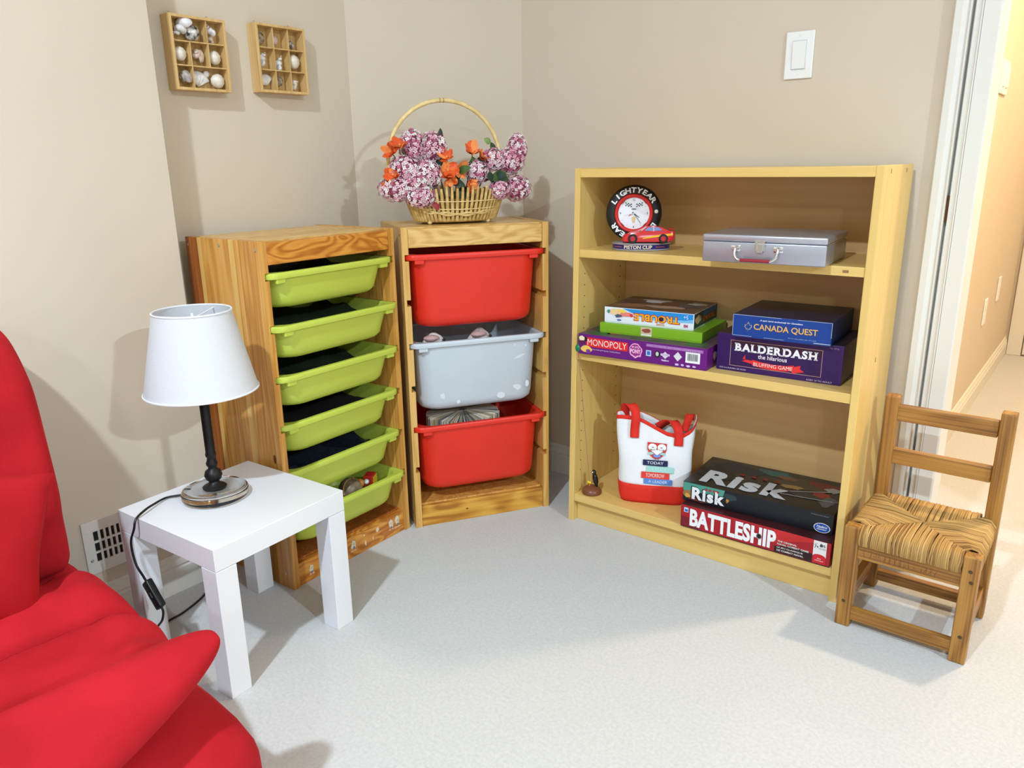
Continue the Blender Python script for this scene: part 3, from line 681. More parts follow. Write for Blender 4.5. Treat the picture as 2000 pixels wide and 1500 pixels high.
# ------------------------------------------------------------------ flower basket on the corner cabinet
RZ = math.radians(57.68)
BS = thing('wicker_basket', 'straw wicker basket with tall hoop handle on the corner cabinet', 'basket', (-.353, -.097, .909), RZ)
def ring(a, b, z, n=56, wob=0, ph=0): return [(a*math.cos(2*PI*i/n), b*math.sin(2*PI*i/n), z+wob*math.sin(14*2*PI*i/n+ph)) for i in range(n)]
def plan(z): f = max(0, min(1, z/.1)); return (.112+.040*f**.7, .058+.034*f**.7)
NSK = 60
for i in range(NSK):
    a = 2*PI*i/NSK; top = .088+.014*abs(math.sin(a))+random.uniform(-.004, .006)
    P = [(plan(z)[0]*math.cos(a), plan(z)[1]*math.sin(a), z) for z in (.010, .03, .055, .08, top)]
    G().tube(P, [.0050, .0050, .0048, .0046, .0038], 6).build('stake', straw, BS, True, 60)
G().tube(ring(.112, .058, .012), .007, 8, closed=True).build('base_ring', straw, BS, True, 60)
G().lathe([(0, .010), (1, .010), (1, .016), (0, .016)], 40, M=Matrix.Diagonal((.108, .054, 1, 1))).build('base_mat', straw, BS)
for z, w, r in ((.026, .0022, .0036), (.042, .0, .0016), (.064, .0, .0014), (.030, -.0022, .0030)):
    A2, B2 = plan(z); P = [(x, y_, zz+.016*(abs(x)/A2)**2*(1 if r > .0025 else .3)) for x, y_, zz in ring(A2+.004, B2+.004, z, 84, w)]
    G().tube(P, r, 6, closed=True).build('weave_band', straw_l, BS, True, 60)
def lin_(u, v): z = .014+.058*v; a = 2*PI*u; return ((plan(z)[0]-.006)*math.cos(a), (plan(z)[1]-.006)*math.sin(a), z)
G().grid(lin_, 48, 5, cu=True).build('inner_lining', mat('straw_lining', (150, 116, 62), .8), BS, True)
hp = []
for i in range(41):
    t = -.42+(PI+.84)*i/40; hp.append((-.024+.168*math.cos(t), 0, .175+.168*math.sin(t)))
G().tube(hp, .0060, 10).build('handle', straw_l, BS, True, 60)
for i, t in enumerate((PI*.52, PI*.50)): 
    G().tube([(-.024+(.168+.0062*math.cos(k))*math.cos(t), .0062*math.sin(k), .175+(.168+.0062*math.cos(k))*math.sin(t)) for k in [2*PI*j/12 for j in range(12)]], .0008, 5, closed=True).build('handle_binding', ink((120, 84, 40)), BS)
for sx in (-1, 1):
    for sy in (-1, 1): G().ell((sx*.088, sy*.042, .0055), (.007, .007, .0055), 10).build('foot', straw_l, BS, True, 60)
# lilac heads and orange blossoms
fl_mats = [mat('pale_pink_petal', (240, 206, 214), .7), mat('white_petal', (246, 240, 236), .7), mat('magenta_petal', (190, 96, 130), .7), mat('pink_petal', (224, 164, 182), .7), mat('flower_core', (160, 84, 104), .8)]
leaf_m = mat('green_leaf', (78, 104, 44), .6, col2=(44, 70, 32), vscale=40); leaf_d = mat('dark_leaf', (36, 56, 40), .6); leaf_l = mat('light_leaf', (128, 150, 84), .6)
or_m = [mat('orange_petal', (232, 108, 44), .6, col2=(214, 78, 30), vscale=90), mat('orange_petal_pale', (240, 146, 78), .6)]
stem_m = mat('flower_stem', (88, 100, 52), .7)
def bpos(p): return local(BS, p)
def pxb(px, py, y=0.0): return ((px-888)*.00158, y, (431-py)*.00158)
def leaf_into(parent, p, d, ln, wd, m, name='leaf'):
    d = Vector(d).normalized(); sdv = d.cross(Vector((0, -1, .3))).normalized(); up = sdv.cross(d)
    g = G()
    def f(u, v):
        w = wd*math.sin(PI*min(1, u**.8))**.8; x = (2*v-1)
        return Vector(p)+d*ln*u+sdv*x*w+up*(.15*ln*math.sin(PI*u)-abs(x)*w*.35)
    g.grid(f, 8, 5); return g.build(name, m, parent, True, 60)
def lilac(label, p, r, n, seed, tint=0, leaves=()):
    r = tuple(x*1.24 for x in r); n = int(n*2.5)
    R = random.Random(seed); root = thing('lilac_head', label, 'flower', bpos(p), RZ, 'pink lilac heads in the basket')
    g = G(); g.ell((0, 0, 0), (r[0]*.82, r[1]*.82, r[2]*.82), 12, 4)
    for i in range(n):
        zc = 1-2*(i+.5)/n; a = i*2.39996+R.uniform(-.25, .25); q = math.sqrt(1-zc*zc); d = Vector((q*math.cos(a), q*math.sin(a), zc))
        k = R.uniform(.84, 1.07); c = Vector((d.x*r[0], d.y*r[1], d.z*r[2]))*k
        nn = (d+Vector((R.uniform(-.35, .35), R.uniform(-.35, .35), R.uniform(-.35, .35)))).normalized()
        t = nn.orthogonal().normalized(); b = nn.cross(t); rad = R.uniform(.0054, .0076)
        mi = R.choices([0, 1, 2, 3], [(4.5, 3.2, 2.0, 2.6), (3.6, 1.6, 3.0, 3.6)][tint])[0]; rot = R.uniform(0, 6)
        for kk in range(4):
            a1 = rot+kk*PI/2; e1 = t*math.cos(a1)+b*math.sin(a1); e2 = t*math.cos(a1+.62)+b*math.sin(a1+.62); e3 = t*math.cos(a1-.62)+b*math.sin(a1-.62)
            g.poly([c, c+e3*rad*.72+nn*.0016, c+e1*rad+nn*.0006, c+e2*rad*.72+nn*.0016], mi)
        g.poly([c+nn*.001+(t*math.cos(j*2.1)+b*math.sin(j*2.1))*.0012 for j in range(3)], 4)
    g.build('florets', fl_mats, root)['kind'] = 'stuff'
    base = Vector((p[0]*.35, p[1]*.3, .03))-Vector(p)
    G().tube([(0, 0, 0), tuple(base*.5+Vector((0, 0, .008))), tuple(base)], .0018, 5).build('stem', stem_m, root, True)
    for lp, ld, ln, wd, lm in leaves: leaf_into(root, Vector(lp)-Vector(p), ld, ln, wd, lm)
L_ = [
 ('pink lilac head standing tall at the upper left, inside the hoop', (812, 293), (.031, .030, .038), 100, 0, 0.0, ((pxb(840, 330, -.03), (.9, -.2, -.15), .05, .016, leaf_d), (pxb(775, 330, -.02), (.3, -.3, .6), .035, .013, leaf_m))),
 ('pink lilac head at the upper middle with a dark pointed leaf', (849, 296), (.032, .030, .036), 105, 0, -.005, ((pxb(862, 283, -.01), (.1, 0, 1), .034, .008, leaf_d),)),
 ('pink lilac head at the left under the orange blossom', (792, 333), (.035, .034, .030), 110, 0, -.030, ()),
 ('pink lilac head left of the central orange blossoms', (832, 342), (.032, .032, .030), 100, 0, -.045, ()),
 ('pink lilac head at the far lower left over the basket edge', (774, 366), (.040, .034, .028), 115, 0, -.035, ()),
 ('pink lilac head drooping low in front of the wicker left side', (815, 380), (.036, .028, .024), 100, 0, -.062, ((pxb(838, 388, -.07), (.2, -.3, -.8), .03, .010, mat('red_bract', (150, 40, 50), .6)),)),
 ('pink lilac head tucked behind, between the two tall left ones', (826, 318), (.030, .028, .030), 90, 0, .012, ()),
 ('pink lilac head at the left, over the lower orange blossom', (808, 356), (.033, .030, .028), 95, 0, -.052, ()),
 ('pink lilac head in the middle right beside orange blossoms', (926, 340), (.029, .028, .026), 90, 0, -.035, ((pxb(905, 365, -.04), (-.5, -.2, -.6), .05, .016, leaf_d),)),
 ('pink lilac head right of centre in front of the hoop foot', (962, 318), (.030, .028, .026), 90, 0, -.020, ((pxb(955, 345, -.04), (.6, -.3, -.2), .05, .02, leaf_m), (pxb(960, 288, -.01), (-.85, -.1, .45), .026, .010, leaf_l), (pxb(968, 302, 0), (-.35, 0, .9), .026, .009, leaf_m))),
 ('deep pink lilac head at the right, below the topmost one', (994, 322), (.036, .032, .030), 105, 1, -.015, ()),
 ('deep pink lilac head sticking up at the far upper right', (1013, 300), (.023, .024, .036), 85, 1, -.005, ()),
 ('deep pink lilac head hanging at the lower right corner', (1006, 371), (.035, .032, .030), 105, 1, -.025, ((pxb(975, 350, -.04), (-.6, -.4, -.1), .05, .018, leaf_m),)),
 ('small deep pink lilac head low on the right, against the wicker', (964, 372), (.026, .024, .021), 75, 1, -.055, ())]
for i, (lab, pq, r, n, ti, y_, lv) in enumerate(L_): lilac(lab, pxb(pq[0], pq[1], y_), r, n, 100+i, ti, lv)
def blossom(label, p, r, seed, nrm=(0, -1, .3)):
    r *= 1.25
    R = random.Random(seed); root = thing('orange_blossom', label, 'flower', bpos(p), RZ, 'orange blossoms in the basket')
    nn = Vector(nrm).normalized(); t = nn.orthogonal().normalized(); b = nn.cross(t)
    for k in range(9):
        a = 2*PI*k/6+R.uniform(-.35, .35); e = t*math.cos(a)+b*math.sin(a); sdv = nn.cross(e); cup = R.uniform(.05, 1.1); rl = r*R.uniform(.7, 1.2)
        g = G()
        def f(u, v):
            w = rl*.44*math.sin(PI*(.12+.8*u))**.8; x = 2*v-1
            return e*rl*u*(1-.25*cup*u)+nn*(rl*cup*u**1.5+.0+.10*rl*math.sin(5*x+k))+sdv*x*w
        g.grid(f, 6, 5); g.build('petal', or_m[R.choice((0, 0, 1))], root, True, 60)
    G().ell(tuple(nn*.004), (.004, .004, .004), 8).build('flower_eye', or_m[1], root, True)
    base = Vector((p[0]*.35, p[1]*.3, .03))-Vector(p)
    G().tube([(0, 0, 0), tuple(base*.5), tuple(base)], .0016, 5).build('stem', stem_m, root, True)
for i, (lab, px, py, y_, r, nr) in enumerate((
 ('orange blossom high at the left edge by the hoop', 786, 292, -.03, .020, (-.5, -.6, .6)), ('orange blossom wrapped round the left of the hoop', 770, 303, -.025, .019, (-.7, -.6, .2)),
 ('orange blossom at the far left, half way down', 768, 342, -.050, .021, (-.5, -.8, .3)), ('red-orange blossom at the far left below the other', 764, 358, -.050, .019, (-.6, -.7, -.2)),
 ('large orange blossom at the centre of the basket', 868, 336, -.05, .026, (-.1, -1, .25)), ('orange blossom just above the basket centre', 869, 314, -.04, .021, (-.2, -.5, .8)),
 ('orange blossom low at the centre, pointing down', 870, 351, -.058, .019, (-.1, -1, -.3)), ('ragged orange blossom between the two centre flowers', 892, 336, -.045, .022, (.2, -1, .2)),
 ('orange blossom lowest at the centre, touching the wicker', 906, 361, -.068, .021, (.1, -1, -.1)), ('upright orange blossom right of centre', 920, 306, -.03, .023, (-.1, -.5, .8)),
 ('orange blossom right of the upright one', 936, 312, -.03, .018, (.5, -.7, .5)))):
    blossom(lab, pxb(px, py, y_), r, 300+i, nr)
fg = thing('foliage_sprig', 'dark green leaves filling the middle of the flower basket', 'leaves', bpos((0, 0, .06)), RZ)
R = random.Random(9)
for k in range(16):
    px, py = R.uniform(825, 960), R.uniform(318, 372); q = Vector(pxb(px, py, R.uniform(-.05, -.01)))-Vector((0, 0, .06))
    leaf_into(fg, q, (R.uniform(-1, 1), R.uniform(-.8, -.1), R.uniform(-.4, .9)), R.uniform(.03, .05), R.uniform(.011, .017), R.choice((leaf_d, leaf_d, leaf_m)))
G().tube([(0, 0, -.035), (0, 0, .03)], .003, 6).build('stem', stem_m, fg)

# ------------------------------------------------------------------ tyre clock with toy car, upper shelf
CK = thing('tyre_clock', 'novelty clock shaped like a black racing tyre with a red rim', 'clock', (.172, .086, .8403), math.radians(29))
bo = G(); n = 40
def ov(rx, ry, z): return [(rx*math.cos(2*PI*i/n), ry*math.sin(2*PI*i/n)*(1 if math.sin(2*PI*i/n) < 0 else .9), z) for i in range(n)]
bo.loft([ov(.078, .050, 0), ov(.080, .052, .0015), ov(.080, .052, .004), ov(.0775, .0495, .0045), ov(.0775, .0495, .0165), ov(.080, .052, .017), ov(.080, .052, .020), ov(.077, .049, .0215)])
base = bo.build('clock_base', mat('silver_plastic', (168, 166, 172), .35, .4), CK, True, 40)
G().loft([ov(.0782, .0502, .0052), ov(.0782, .0502, .0160)], False, False).build('blue_band', ink((28, 34, 104), .3), base, True, 40)
def curved(txt, m, x0, x1, z0, z1, bold=.02, name='lettering'):
    vs, fs = glyphs(txt, bold); X0 = min(p[0] for p in vs); X1 = max(p[0] for p in vs); Y0 = min(p[1] for p in vs); Y1 = max(p[1] for p in vs); out = []
    for p in vs:
        x = x0+(x1-x0)*(p[0]-X0)/(X1-X0); z = z0+(z1-z0)*(p[1]-Y0)/(Y1-Y0)
        out.append((x, -.0508*math.sqrt(max(0, 1-(x/.0786)**2))-.0004, z))
    me = bpy.data.meshes.new(name); me.from_pydata(out, [], fs); me.materials.append(m); o = bpy.data.objects.new(name, me); C.objects.link(o); o.parent = base; return o
curved('PISTON CUP', ink((236, 214, 190)), -.046, .030, .0060, .0154, .03)
curved('RACING', ink((206, 110, 90)), -.070, -.052, .009, .0125, .02); curved('RACING', ink((206, 84, 70)), .040, .064, .009, .0125, .02)
TC = Vector((-.022, .026, .0975))
MT = Matrix.Translation(TC) @ Matrix.Rotation(PI/2, 4, 'X')
G().lathe([(.03, -.02), (.06, -.02), (.071, -.014), (.0765, -.004), (.0765, .006), (.0735, .013), (.064, .0185), (.054, .0185), (.051, .014), (.03, .010)], 56, M=MT).build('tyre', mat('black_rubber', (24, 25, 27), .5), CK, True, 40)
G().lathe([(.0525, .013), (.0525, .0185), (.050, .0205), (.046, .0195), (.043, .0165), (.043, .012)], 56, M=MT).build('red_rim', ink((208, 44, 40), .3), CK, True, 40)
for k in range(4):
    a = PI/4+k*PI/2
    G().box(-.006, .006, -.0030, .0012, .0168, .0188, .0006).build('rim_notch', ink((150, 24, 24), .3), CK).matrix_local = MT @ Matrix.Rotation(a-PI/2, 4, 'Z') @ Matrix.Translation((0, .0445, 0))
G().lathe([(.0432, .0125), (.0432, .0135), (0, .0135)], 48, M=MT).build('dial', ink((236, 238, 242), .35), CK)
def onface(pts, z): return [tuple(MT @ Vector((p[0], p[1], z))) for p in pts]
def dialart(pts, m, z=.0139, name='dial_print'):
    g = G(); g.poly(onface(pts, z)); return g.build(name, m, CK)
blk = ink((26, 26, 30))
def glyph_at(ch, m, cx, cy, hgt, rot, z, bold=.03, name='lettering', wfac=1.0):
    vs, fs = glyphs(ch, bold); X0 = min(p[0] for p in vs); X1 = max(p[0] for p in vs); Y0 = min(p[1] for p in vs); Y1 = max(p[1] for p in vs); s_ = hgt/(Y1-Y0)
    out = []
    for p in vs:
        x = (p[0]-(X0+X1)/2)*s_*wfac; y_ = (p[1]-(Y0+Y1)/2)*s_
        out.append(tuple(MT @ Vector((cx+x*math.cos(rot)-y_*math.sin(rot), cy+x*math.sin(rot)+y_*math.cos(rot), z))))
    me = bpy.data.meshes.new(name); me.from_pydata(out, [], fs); me.materials.append(m); o = bpy.data.objects.new(name, me); C.objects.link(o); o.parent = CK
for txt, a0, a1 in (('LIGHTYEAR', 149, 34), ('LIGHTYEAR', 329, 211)):
    for i, ch in enumerate(txt):
        a = math.radians(a0+(a1-a0)*i/8)
        glyph_at(ch, ink((240, 240, 240)), .0630*math.cos(a), .0630*math.sin(a), .0142, a-PI/2-.10, .0190, .035, 'tyre_letter', 1.22 if ch != 'I' else 1.4)
for k, ch in ((0, '12'), (3, '3'), (6, '6'), (9, '9')):
    a = PI/2-k*PI/6; glyph_at(ch, blk, .0365*math.cos(a), .0365*math.sin(a), .006, 0, .0139, .01, 'dial_numeral')
for k in (1, 2, 4, 5, 7, 8, 10, 11):
    a = PI/2-k*PI/6; dialart(oval(.037*math.cos(a), .037*math.sin(a), .001, .001, 8), ink((150, 150, 155)), name='dial_tick')
for sx in (-1, 1):   # little crossed chequered flags
    for r_ in range(3):
        for c_ in range(5):
            if (r_+c_) % 2: continue
            x = sx*(.006+.0036*c_); z_ = .0165+.0032*r_+.0008*c_; dialart([(x, z_), (x+sx*.0034, z_+.0006), (x+sx*.0034, z_+.0036), (x, z_+.003)], blk, name='flag_check')
dialart(oval(0, .0115, .007, .002, 14), ink((120, 110, 130)), name='flag_badge')
dialart([(-.003, -.026), (.003, -.026), (.006, -.012), (.002, -.008), (-.002, -.008), (-.006, -.012)], ink((222, 196, 150)), name='trophy_print')
dialart([(-.002, -.004), (-.012, -.002), (-.014, -.010), (-.010, -.006)], ink((212, 120, 110)), name='trophy_ribbon')
def hand(ang, ln, w, z, name, m):
    a = math.radians(ang); d = (math.cos(a), math.sin(a)); q_ = (-d[1], d[0])
    g = G(); pts = [(-d[0]*.005+q_[0]*w, -d[1]*.005+q_[1]*w), (-d[0]*.005-q_[0]*w, -d[1]*.005-q_[1]*w), (d[0]*ln-q_[0]*w*.5, d[1]*ln-q_[1]*w*.5), (d[0]*ln+q_[0]*w*.5, d[1]*ln+q_[1]*w*.5)]
    g.loft([onface(pts, z), onface(pts, z+.0006)]); return g.build(name, m, CK)
hand(-36, .019, .0011, .0152, 'hour_hand', blk); hand(-54, .034, .0008, .0162, 'minute_hand', blk); hand(-168, .028, .0004, .0170, 'second_hand', ink((190, 190, 196)))
G().lathe([(.002, .0135), (.002, .0178), (0, .018)], 12, M=MT).build('hand_pin', ink((220, 214, 190)), CK)
G().lathe([(.0052, .0180), (.0052, .0195), (.004, .0203), (0, .0205)], 16, M=MT @ Matrix.Translation((.0610, .005, 0))).build('alarm_button', ink((226, 220, 196)), CK, True, 40)
# toy car parked on the clock base
CR = thing('toy_car', 'small red toy racing car with yellow stripe on the clock base', 'toy car', local(CK, (.020, -.024, .0212)), math.radians(29))
def carsec(x, zb, zt, w, k=.8): return [(x, -w, zb), (x, -w, zb+(zt-zb)*.55), (x, -w*k, zt), (x, w*k, zt), (x, w, zb+(zt-zb)*.55), (x, w, zb)]
car_red = mat('glossy_red', (206, 22, 30), .2, coat=.5)
G().loft([carsec(-.072, .007, .014, .015), carsec(-.066, .004, .022, .021), (carsec(-.045, .004, .029, .024)), carsec(-.020, .004, .0305, .024), carsec(.005, .004, .0315, .0235), carsec(.035, .004, .033, .024), carsec(.052, .005, .034, .025), carsec(.064, .009, .033, .023), carsec(.068, .014, .030, .020)]).build('body', car_red, CR, True, 50)
def cab(x, zt, w): return [(x, -w-.003, .029), (x, -w, zt), (x, w, zt), (x, w+.003, .029)]
G().loft([cab(-.022, .031, .018), cab(-.006, .0435, .0155), (cab(.012, .0455, .015)), cab(.030, .043, .0155), cab(.052, .034, .018)]).build('cabin', car_red, CR, True, 50)
G().prism([(-.012, .0335), (-.004, .0415), (.010, .0435), (.012, .0335)], -.0196, -.0170).build('side_window', mat('car_glass', (120, 150, 200), .1), CR)
G().prism([(.015, .0335), (.014, .0432), (.026, .0415), (.036, .0345)], -.0196, -.0172).build('side_window', mat('car_glass', (120, 150, 200), .1), CR)
G().prism([(-.0185, .0325), (-.0065, .0428), (-.0085, .0435), (-.021, .0335)], -.013, .013).build('windscreen', ink((230, 228, 230), .2), CR)
G().box(.052, .068, -.022, .022, .0365, .0385, .0008).build('rear_wing', car_red, CR)
G().prism([(-.016, .0145), (.010, .0205), (.040, .0245), (.064, .0270), (.064, .0215), (.040, .0190), (.010, .0155), (-.016, .0120)], -.0256, -.0235).build('yellow_stripe', ink((240, 186, 44), .3), CR)
for x in (-.043, .039):
    for sy in (-1, 1):
        wh = G().lathe([(.004, -.006), (.011, -.006), (.0125, -.004), (.0125, .004), (.011, .006), (.0075, .006), (.007, .005)], 24, M=Matrix.Translation((x, sy*.0215, .0125)) @ Matrix.Rotation(sy*-PI/2+0, 4, 'X') @ Matrix.Rotation(PI if 0 else 0, 4, 'X')).build('wheel', mat('black_rubber', (24, 25, 27), .5), CR, True, 40)
        for f_ in (-1, 1): G().lathe([(.0075, .0050), (.0055, .0058), (.002, .0052), (0, .0056)], 16, M=Matrix.Translation((x, sy*.0215, .0125)) @ Matrix.Rotation(f_*PI/2, 4, 'X')).build('hubcap', ink((186, 40, 52), .25), wh, True, 40)

# ------------------------------------------------------------------ silver tin case, upper shelf
CS = thing('tin_case', 'silver metal carry case lying on the upper shelf', 'case', (.424, -.068, .8403), math.radians(4.5))
w, d, h = .286, .218, .066
G().box(0, w, 0, d, .0005, .049, .003, seg=3).build('case_body', silver, CS, True, 40)
G().box(-.001, w+.001, -.001, d+.001, .0495, h, .004, seg=3).build('case_lid', silver2, CS, True, 40)
lt = G().box(.127, .150, -.0040, -.0012, .030, .055, .001).build('latch', chrome, CS)
G().box(.131, .146, -.0062, -.0035, .026, .046, .001).build('latch_tongue', chrome, lt); G().tube([(.126, -.005, .0475), (.151, -.005, .0475)], .002, 8).build('latch_hinge', chrome, lt, True)
G().box(.129, .134, -.0080, -.006, .034, .052, .0008).build('latch_lever', chrome, lt)
hn = [(.082, -.006, .034), (.082, -.010, .024), (.086, -.013, .014), (.096, -.014, .008), (.118, -.0145, .0085), (.150, -.0145, .008), (.168, -.014, .0085), (.178, -.013, .015), (.181, -.010, .026), (.181, -.006, .036)]
ho = G().tube(smoothpath(hn), .0032, 10).build('handle', chrome, CS, True, 60)
G().tube([(.098, -.0146, .0088), (.133, -.0152, .0090), (.166, -.0146, .0088)], .0042, 10).build('handle_grip', mat('red_grip', (150, 40, 50), .3), ho, True, 60)
for x in (.082, .181):
    m_ = G().tube([(x-.010, -.005, .0345), (x+.010, -.005, .0345)], [.0034, .0034], 10); m_.box(x-.011, x+.011, -.003, -.0001, .028, .041, .0008); m_.build('handle_mount', chrome, CS, True, 40)
G().tube([(w+.001, .02, .0495), (w+.001, d-.02, .0495)], .0012, 6).build('seam', chrome, CS)

# ------------------------------------------------------------------ board games
def carton(name, label, x, y, z, rot, w, d, h, m, m_top=None, tray=None):
    r = thing(name, label, 'board game', (x, y, z+.0003), math.radians(rot))
    G().box(.0012, w-.0012, .0012, d-.0012, 0, .02).build('tray', tray or m, r)
    g = G().box(0, w, 0, d, .003, h, .0008); mm = [m]
    if m_top:
        mm.append(m_top)
        g.bm.faces.ensure_lookup_table(); g.bm.normal_update()
        for f in g.bm.faces:
            if f.calc_center_median().z > h-.0002: f.material_index = 1
    g.build('lid', mm, r); return r
# Monopoly
w, d, h = .384, .245, .0592
MN = carton('board_game', 'purple board game box with a red title panel, bottom of the left stack', .037, -.019, .545, 3.2, w, d, h, ink((104, 26, 120), .35), ink((94, 70, 84), .4))
art(MN, 'red_title_panel', ink((222, 40, 44)), [(.026, .024), (.157, .024), (.157, .049), (.022, .051)])
letters(MN, 'MONOPOLY', ink((250, 244, 240)), (.030, .0285, .153, .0465), bold=-.008, name='title_lettering')
letters(MN, 'Fast-dealing Property Trading Game', ink((232, 214, 236)), (.046, .0150, .134, .0190), name='subtitle_lettering')
art(MN, 'cream_swirl', ink((238, 226, 186)), blob(.011, .046, .010, .007, 12, .15, 4)); art(MN, 'plum_swirl', ink((90, 30, 80)), blob(.012, .034, .011, .006, 12, .15, 5)); art(MN, 'yellow_swirl', ink((238, 196, 96)), blob(.026, .016, .018, .010, 12, .15, 6), lay=2)
art(MN, 'black_swirl', ink((30, 20, 30)), blob(.024, .045, .005, .007, 10, .2, 7), lay=2); art(MN, 'violet_swirl', ink((120, 60, 140)), blob(.033, .010, .008, .007, 10, .15, 8), lay=3)
art(MN, 'pink_emblem', ink((244, 170, 214)), blob(.180, .030, .021, .020, 16, .12, 12)); art(MN, 'pink_emblem_ring', ink((150, 50, 130)), blob(.180, .031, .018, .0165, 16, .1, 12), lay=2)
letters(MN, 'PONY', ink((250, 190, 226)), (.165, .0225, .196, .0345), lay=3, bold=.04, name='emblem_lettering'); letters(MN, 'MY LITTLE', ink((250, 200, 230)), (.170, .037, .192, .0425), lay=3, bold=.02, name='emblem_lettering')
art(MN, 'silver_strip', ink((160, 104, 172)), rect(.212, .046, .374, .054))
letters(MN, 'AGES 8+   2 TO 5 PLAYERS   ADULT ASSEMBLY   CONTAINS SMALL PARTS', ink((196, 158, 204)), (.214, .0475, .371, .0525), lay=2, name='small_print')
art(MN, 'blue_badge', ink((190, 214, 236)), rect(.212, .020, .227, .036)); art(MN, 'blue_badge_face', ink((60, 110, 190)), rect(.215, .023, .2245, .0335), lay=2)
art(MN, 'round_badge', ink((40, 30, 44)), oval(.245, .028, .0095, .0095)); art(MN, 'round_badge_ring', ink((200, 200, 196)), oval(.245, .029, .0045, .006), lay=2)
art(MN, 'diamond_badge', ink((214, 206, 222)), [(.268, .018), (.279, .028), (.268, .038), (.257, .028)]) ; art(MN, 'diamond_bar', ink((232, 214, 238)), rect(.255, .0265, .281, .032), lay=2)
letters(MN, 'TRADE', ink((104, 26, 120)), (.257, .0275, .279, .031), lay=3, name='badge_lettering'); letters(MN, 'Hasbro', ink((230, 214, 236)), (.258, .0115, .279, .0165), bold=.03, name='badge_lettering')
art(MN, 'diamond_badge', ink((216, 212, 220)), [(.304, .016), (.316, .029), (.304, .042), (.292, .029)])
art(MN, 'barcode_panel', ink((240, 240, 238)), rect(.326, .016, .366, .045)); g = G(); R = random.Random(3); x = .331
while x < .360:
    b = R.choice((.0006, .0010, .0016)); g.poly([place('front', q[0], q[1], 2) for q in rect(x, .022, x+b, .041)]); x += b+R.choice((.0008, .0012))
g.build('barcode', ink((60, 60, 62)), MN)
for i in range(4): art(MN, 'foot_print', ink((206, 190, 226)), blob(.302+.016*i, .007, .005, .003, 8, .3, 20+i))
for i, (cx, cy, rx, ry, c) in enumerate(((.05, .03, .035, .022, (54, 92, 56)), (.09, .05, .02, .02, (150, 50, 66)), (.02, .1, .014, .05, (60, 96, 60)), (.34, .04, .03, .03, (70, 100, 70)), (.2, .02, .05, .012, (60, 60, 66)))):
    art(MN, 'lid_print', ink(c), blob(cx, cy, rx, ry, 12, .2, 50+i), 'top', dims=(w, h))
for i, (cx, cy, c) in enumerate(((.06, .03, (214, 190, 180)), (.1, .02, (120, 80, 100)), (.14, .035, (200, 160, 170)))): art(MN, 'side_print', ink(c), blob(cx, cy, .016, .012, 10, .3, 70+i), 'right', dims=(w, h))
# plain green box
w, d, h = .303, .205, .0285
GX = carton('board_game', 'plain lime green game box in the middle of the left stack', .080, .026, .545+.0597, 5.0, w, d, h, ink((128, 178, 36), .4))
art(GX, 'picture_patch', ink((214, 190, 160)), rect(.127, .003, .160, .0275)); art(GX, 'patch_picture', ink((150, 78, 60)), blob(.144, .018, .012, .006, 10, .25, 5), lay=2); art(GX, 'patch_caption', ink((226, 236, 210)), rect(.128, .0035, .159, .0085), lay=2)
# Trouble (box lies upside down)
w, d, h = .264, .20, .0455
TR = carton('board_game', 'white and blue game box with upside-down orange lettering, on the left stack', .089, .036, .545+.0597+.0288, 6.0, w, d, h, ink((226, 232, 240), .3), ink((104, 78, 62), .35))
art(TR, 'blue_sky', ink((30, 140, 214)), [(.055, .044), (.262, .044), (.262, .030), (.24, .026), (.18, .024), (.10, .028)])
art(TR, 'pale_sky', ink((120, 190, 234)), [(.10, .028), (.18, .024), (.24, .026), (.262, .030), (.262, .020), (.2, .017), (.12, .019)], lay=0.6)
art(TR, 'sand_print', ink((236, 204, 150)), blob(.036, .033, .028, .009, 16, .2, 4), lay=2); art(TR, 'pink_print', ink((236, 130, 120)), blob(.066, .027, .018, .007, 14, .25, 5), lay=3); art(TR, 'yellow_print', ink((238, 206, 90)), blob(.054, .036, .012, .005, 12, .25, 6), lay=4)
art(TR, 'grey_print', ink((86, 90, 110)), blob(.043, .022, .012, .005, 12, .3, 7), lay=4); art(TR, 'teal_print', ink((70, 140, 150)), blob(.014, .033, .005, .006, 9, .3, 8), lay=4); art(TR, 'blue_print', ink((80, 110, 190)), blob(.046, .010, .008, .003, 9, .4, 9), lay=4); art(TR, 'red_print', ink((220, 60, 50)), blob(.083, .026, .006, .005, 9, .3, 10), lay=4)
letters(TR, 'TROUBLE', ink((200, 40, 24)), (.090, .0125, .226, .0345), lay=5, bold=.055, flip=True, name='title_outline'); letters(TR, 'TROUBLE', ink((250, 186, 30)), (.0925, .0145, .2235, .0325), lay=6, bold=.012, flip=True, name='title_lettering')
art(TR, 'dome_print', ink((70, 20, 24)), oval(.1715, .0235, .0065, .0065), lay=7); letters(TR, 'GAME', ink((214, 140, 60)), (.158, .0055, .182, .0105), lay=5, bold=.02, flip=True, name='subtitle_lettering')
letters(TR, 'MB', ink((190, 60, 110)), (.236, .007, .248, .015), lay=5, bold=.03, flip=True, name='badge_lettering'); letters(TR, '5+', ink((240, 240, 250)), (.236, .030, .248, .041), lay=5, flip=True, name='badge_lettering')
for i, (cx, cy, rx, ry, c) in enumerate(((.06, .05, .05, .03, (150, 110, 84)), (.10, .14, .05, .03, (196, 196, 196)), (.16, .06, .06, .02, (184, 150, 128)), (.21, .10, .04, .02, (86, 84, 92)), (.225, .145, .03, .02, (196, 200, 204)), (.04, .12, .03, .04, (92, 66, 52)), (.15, .12, .03, .03, (110, 70, 50)))):
    art(TR, 'lid_print', ink(c), blob(cx, cy, rx, ry, 12, .3, 90+i), 'top', lay=1+.2*i, dims=(w, h))
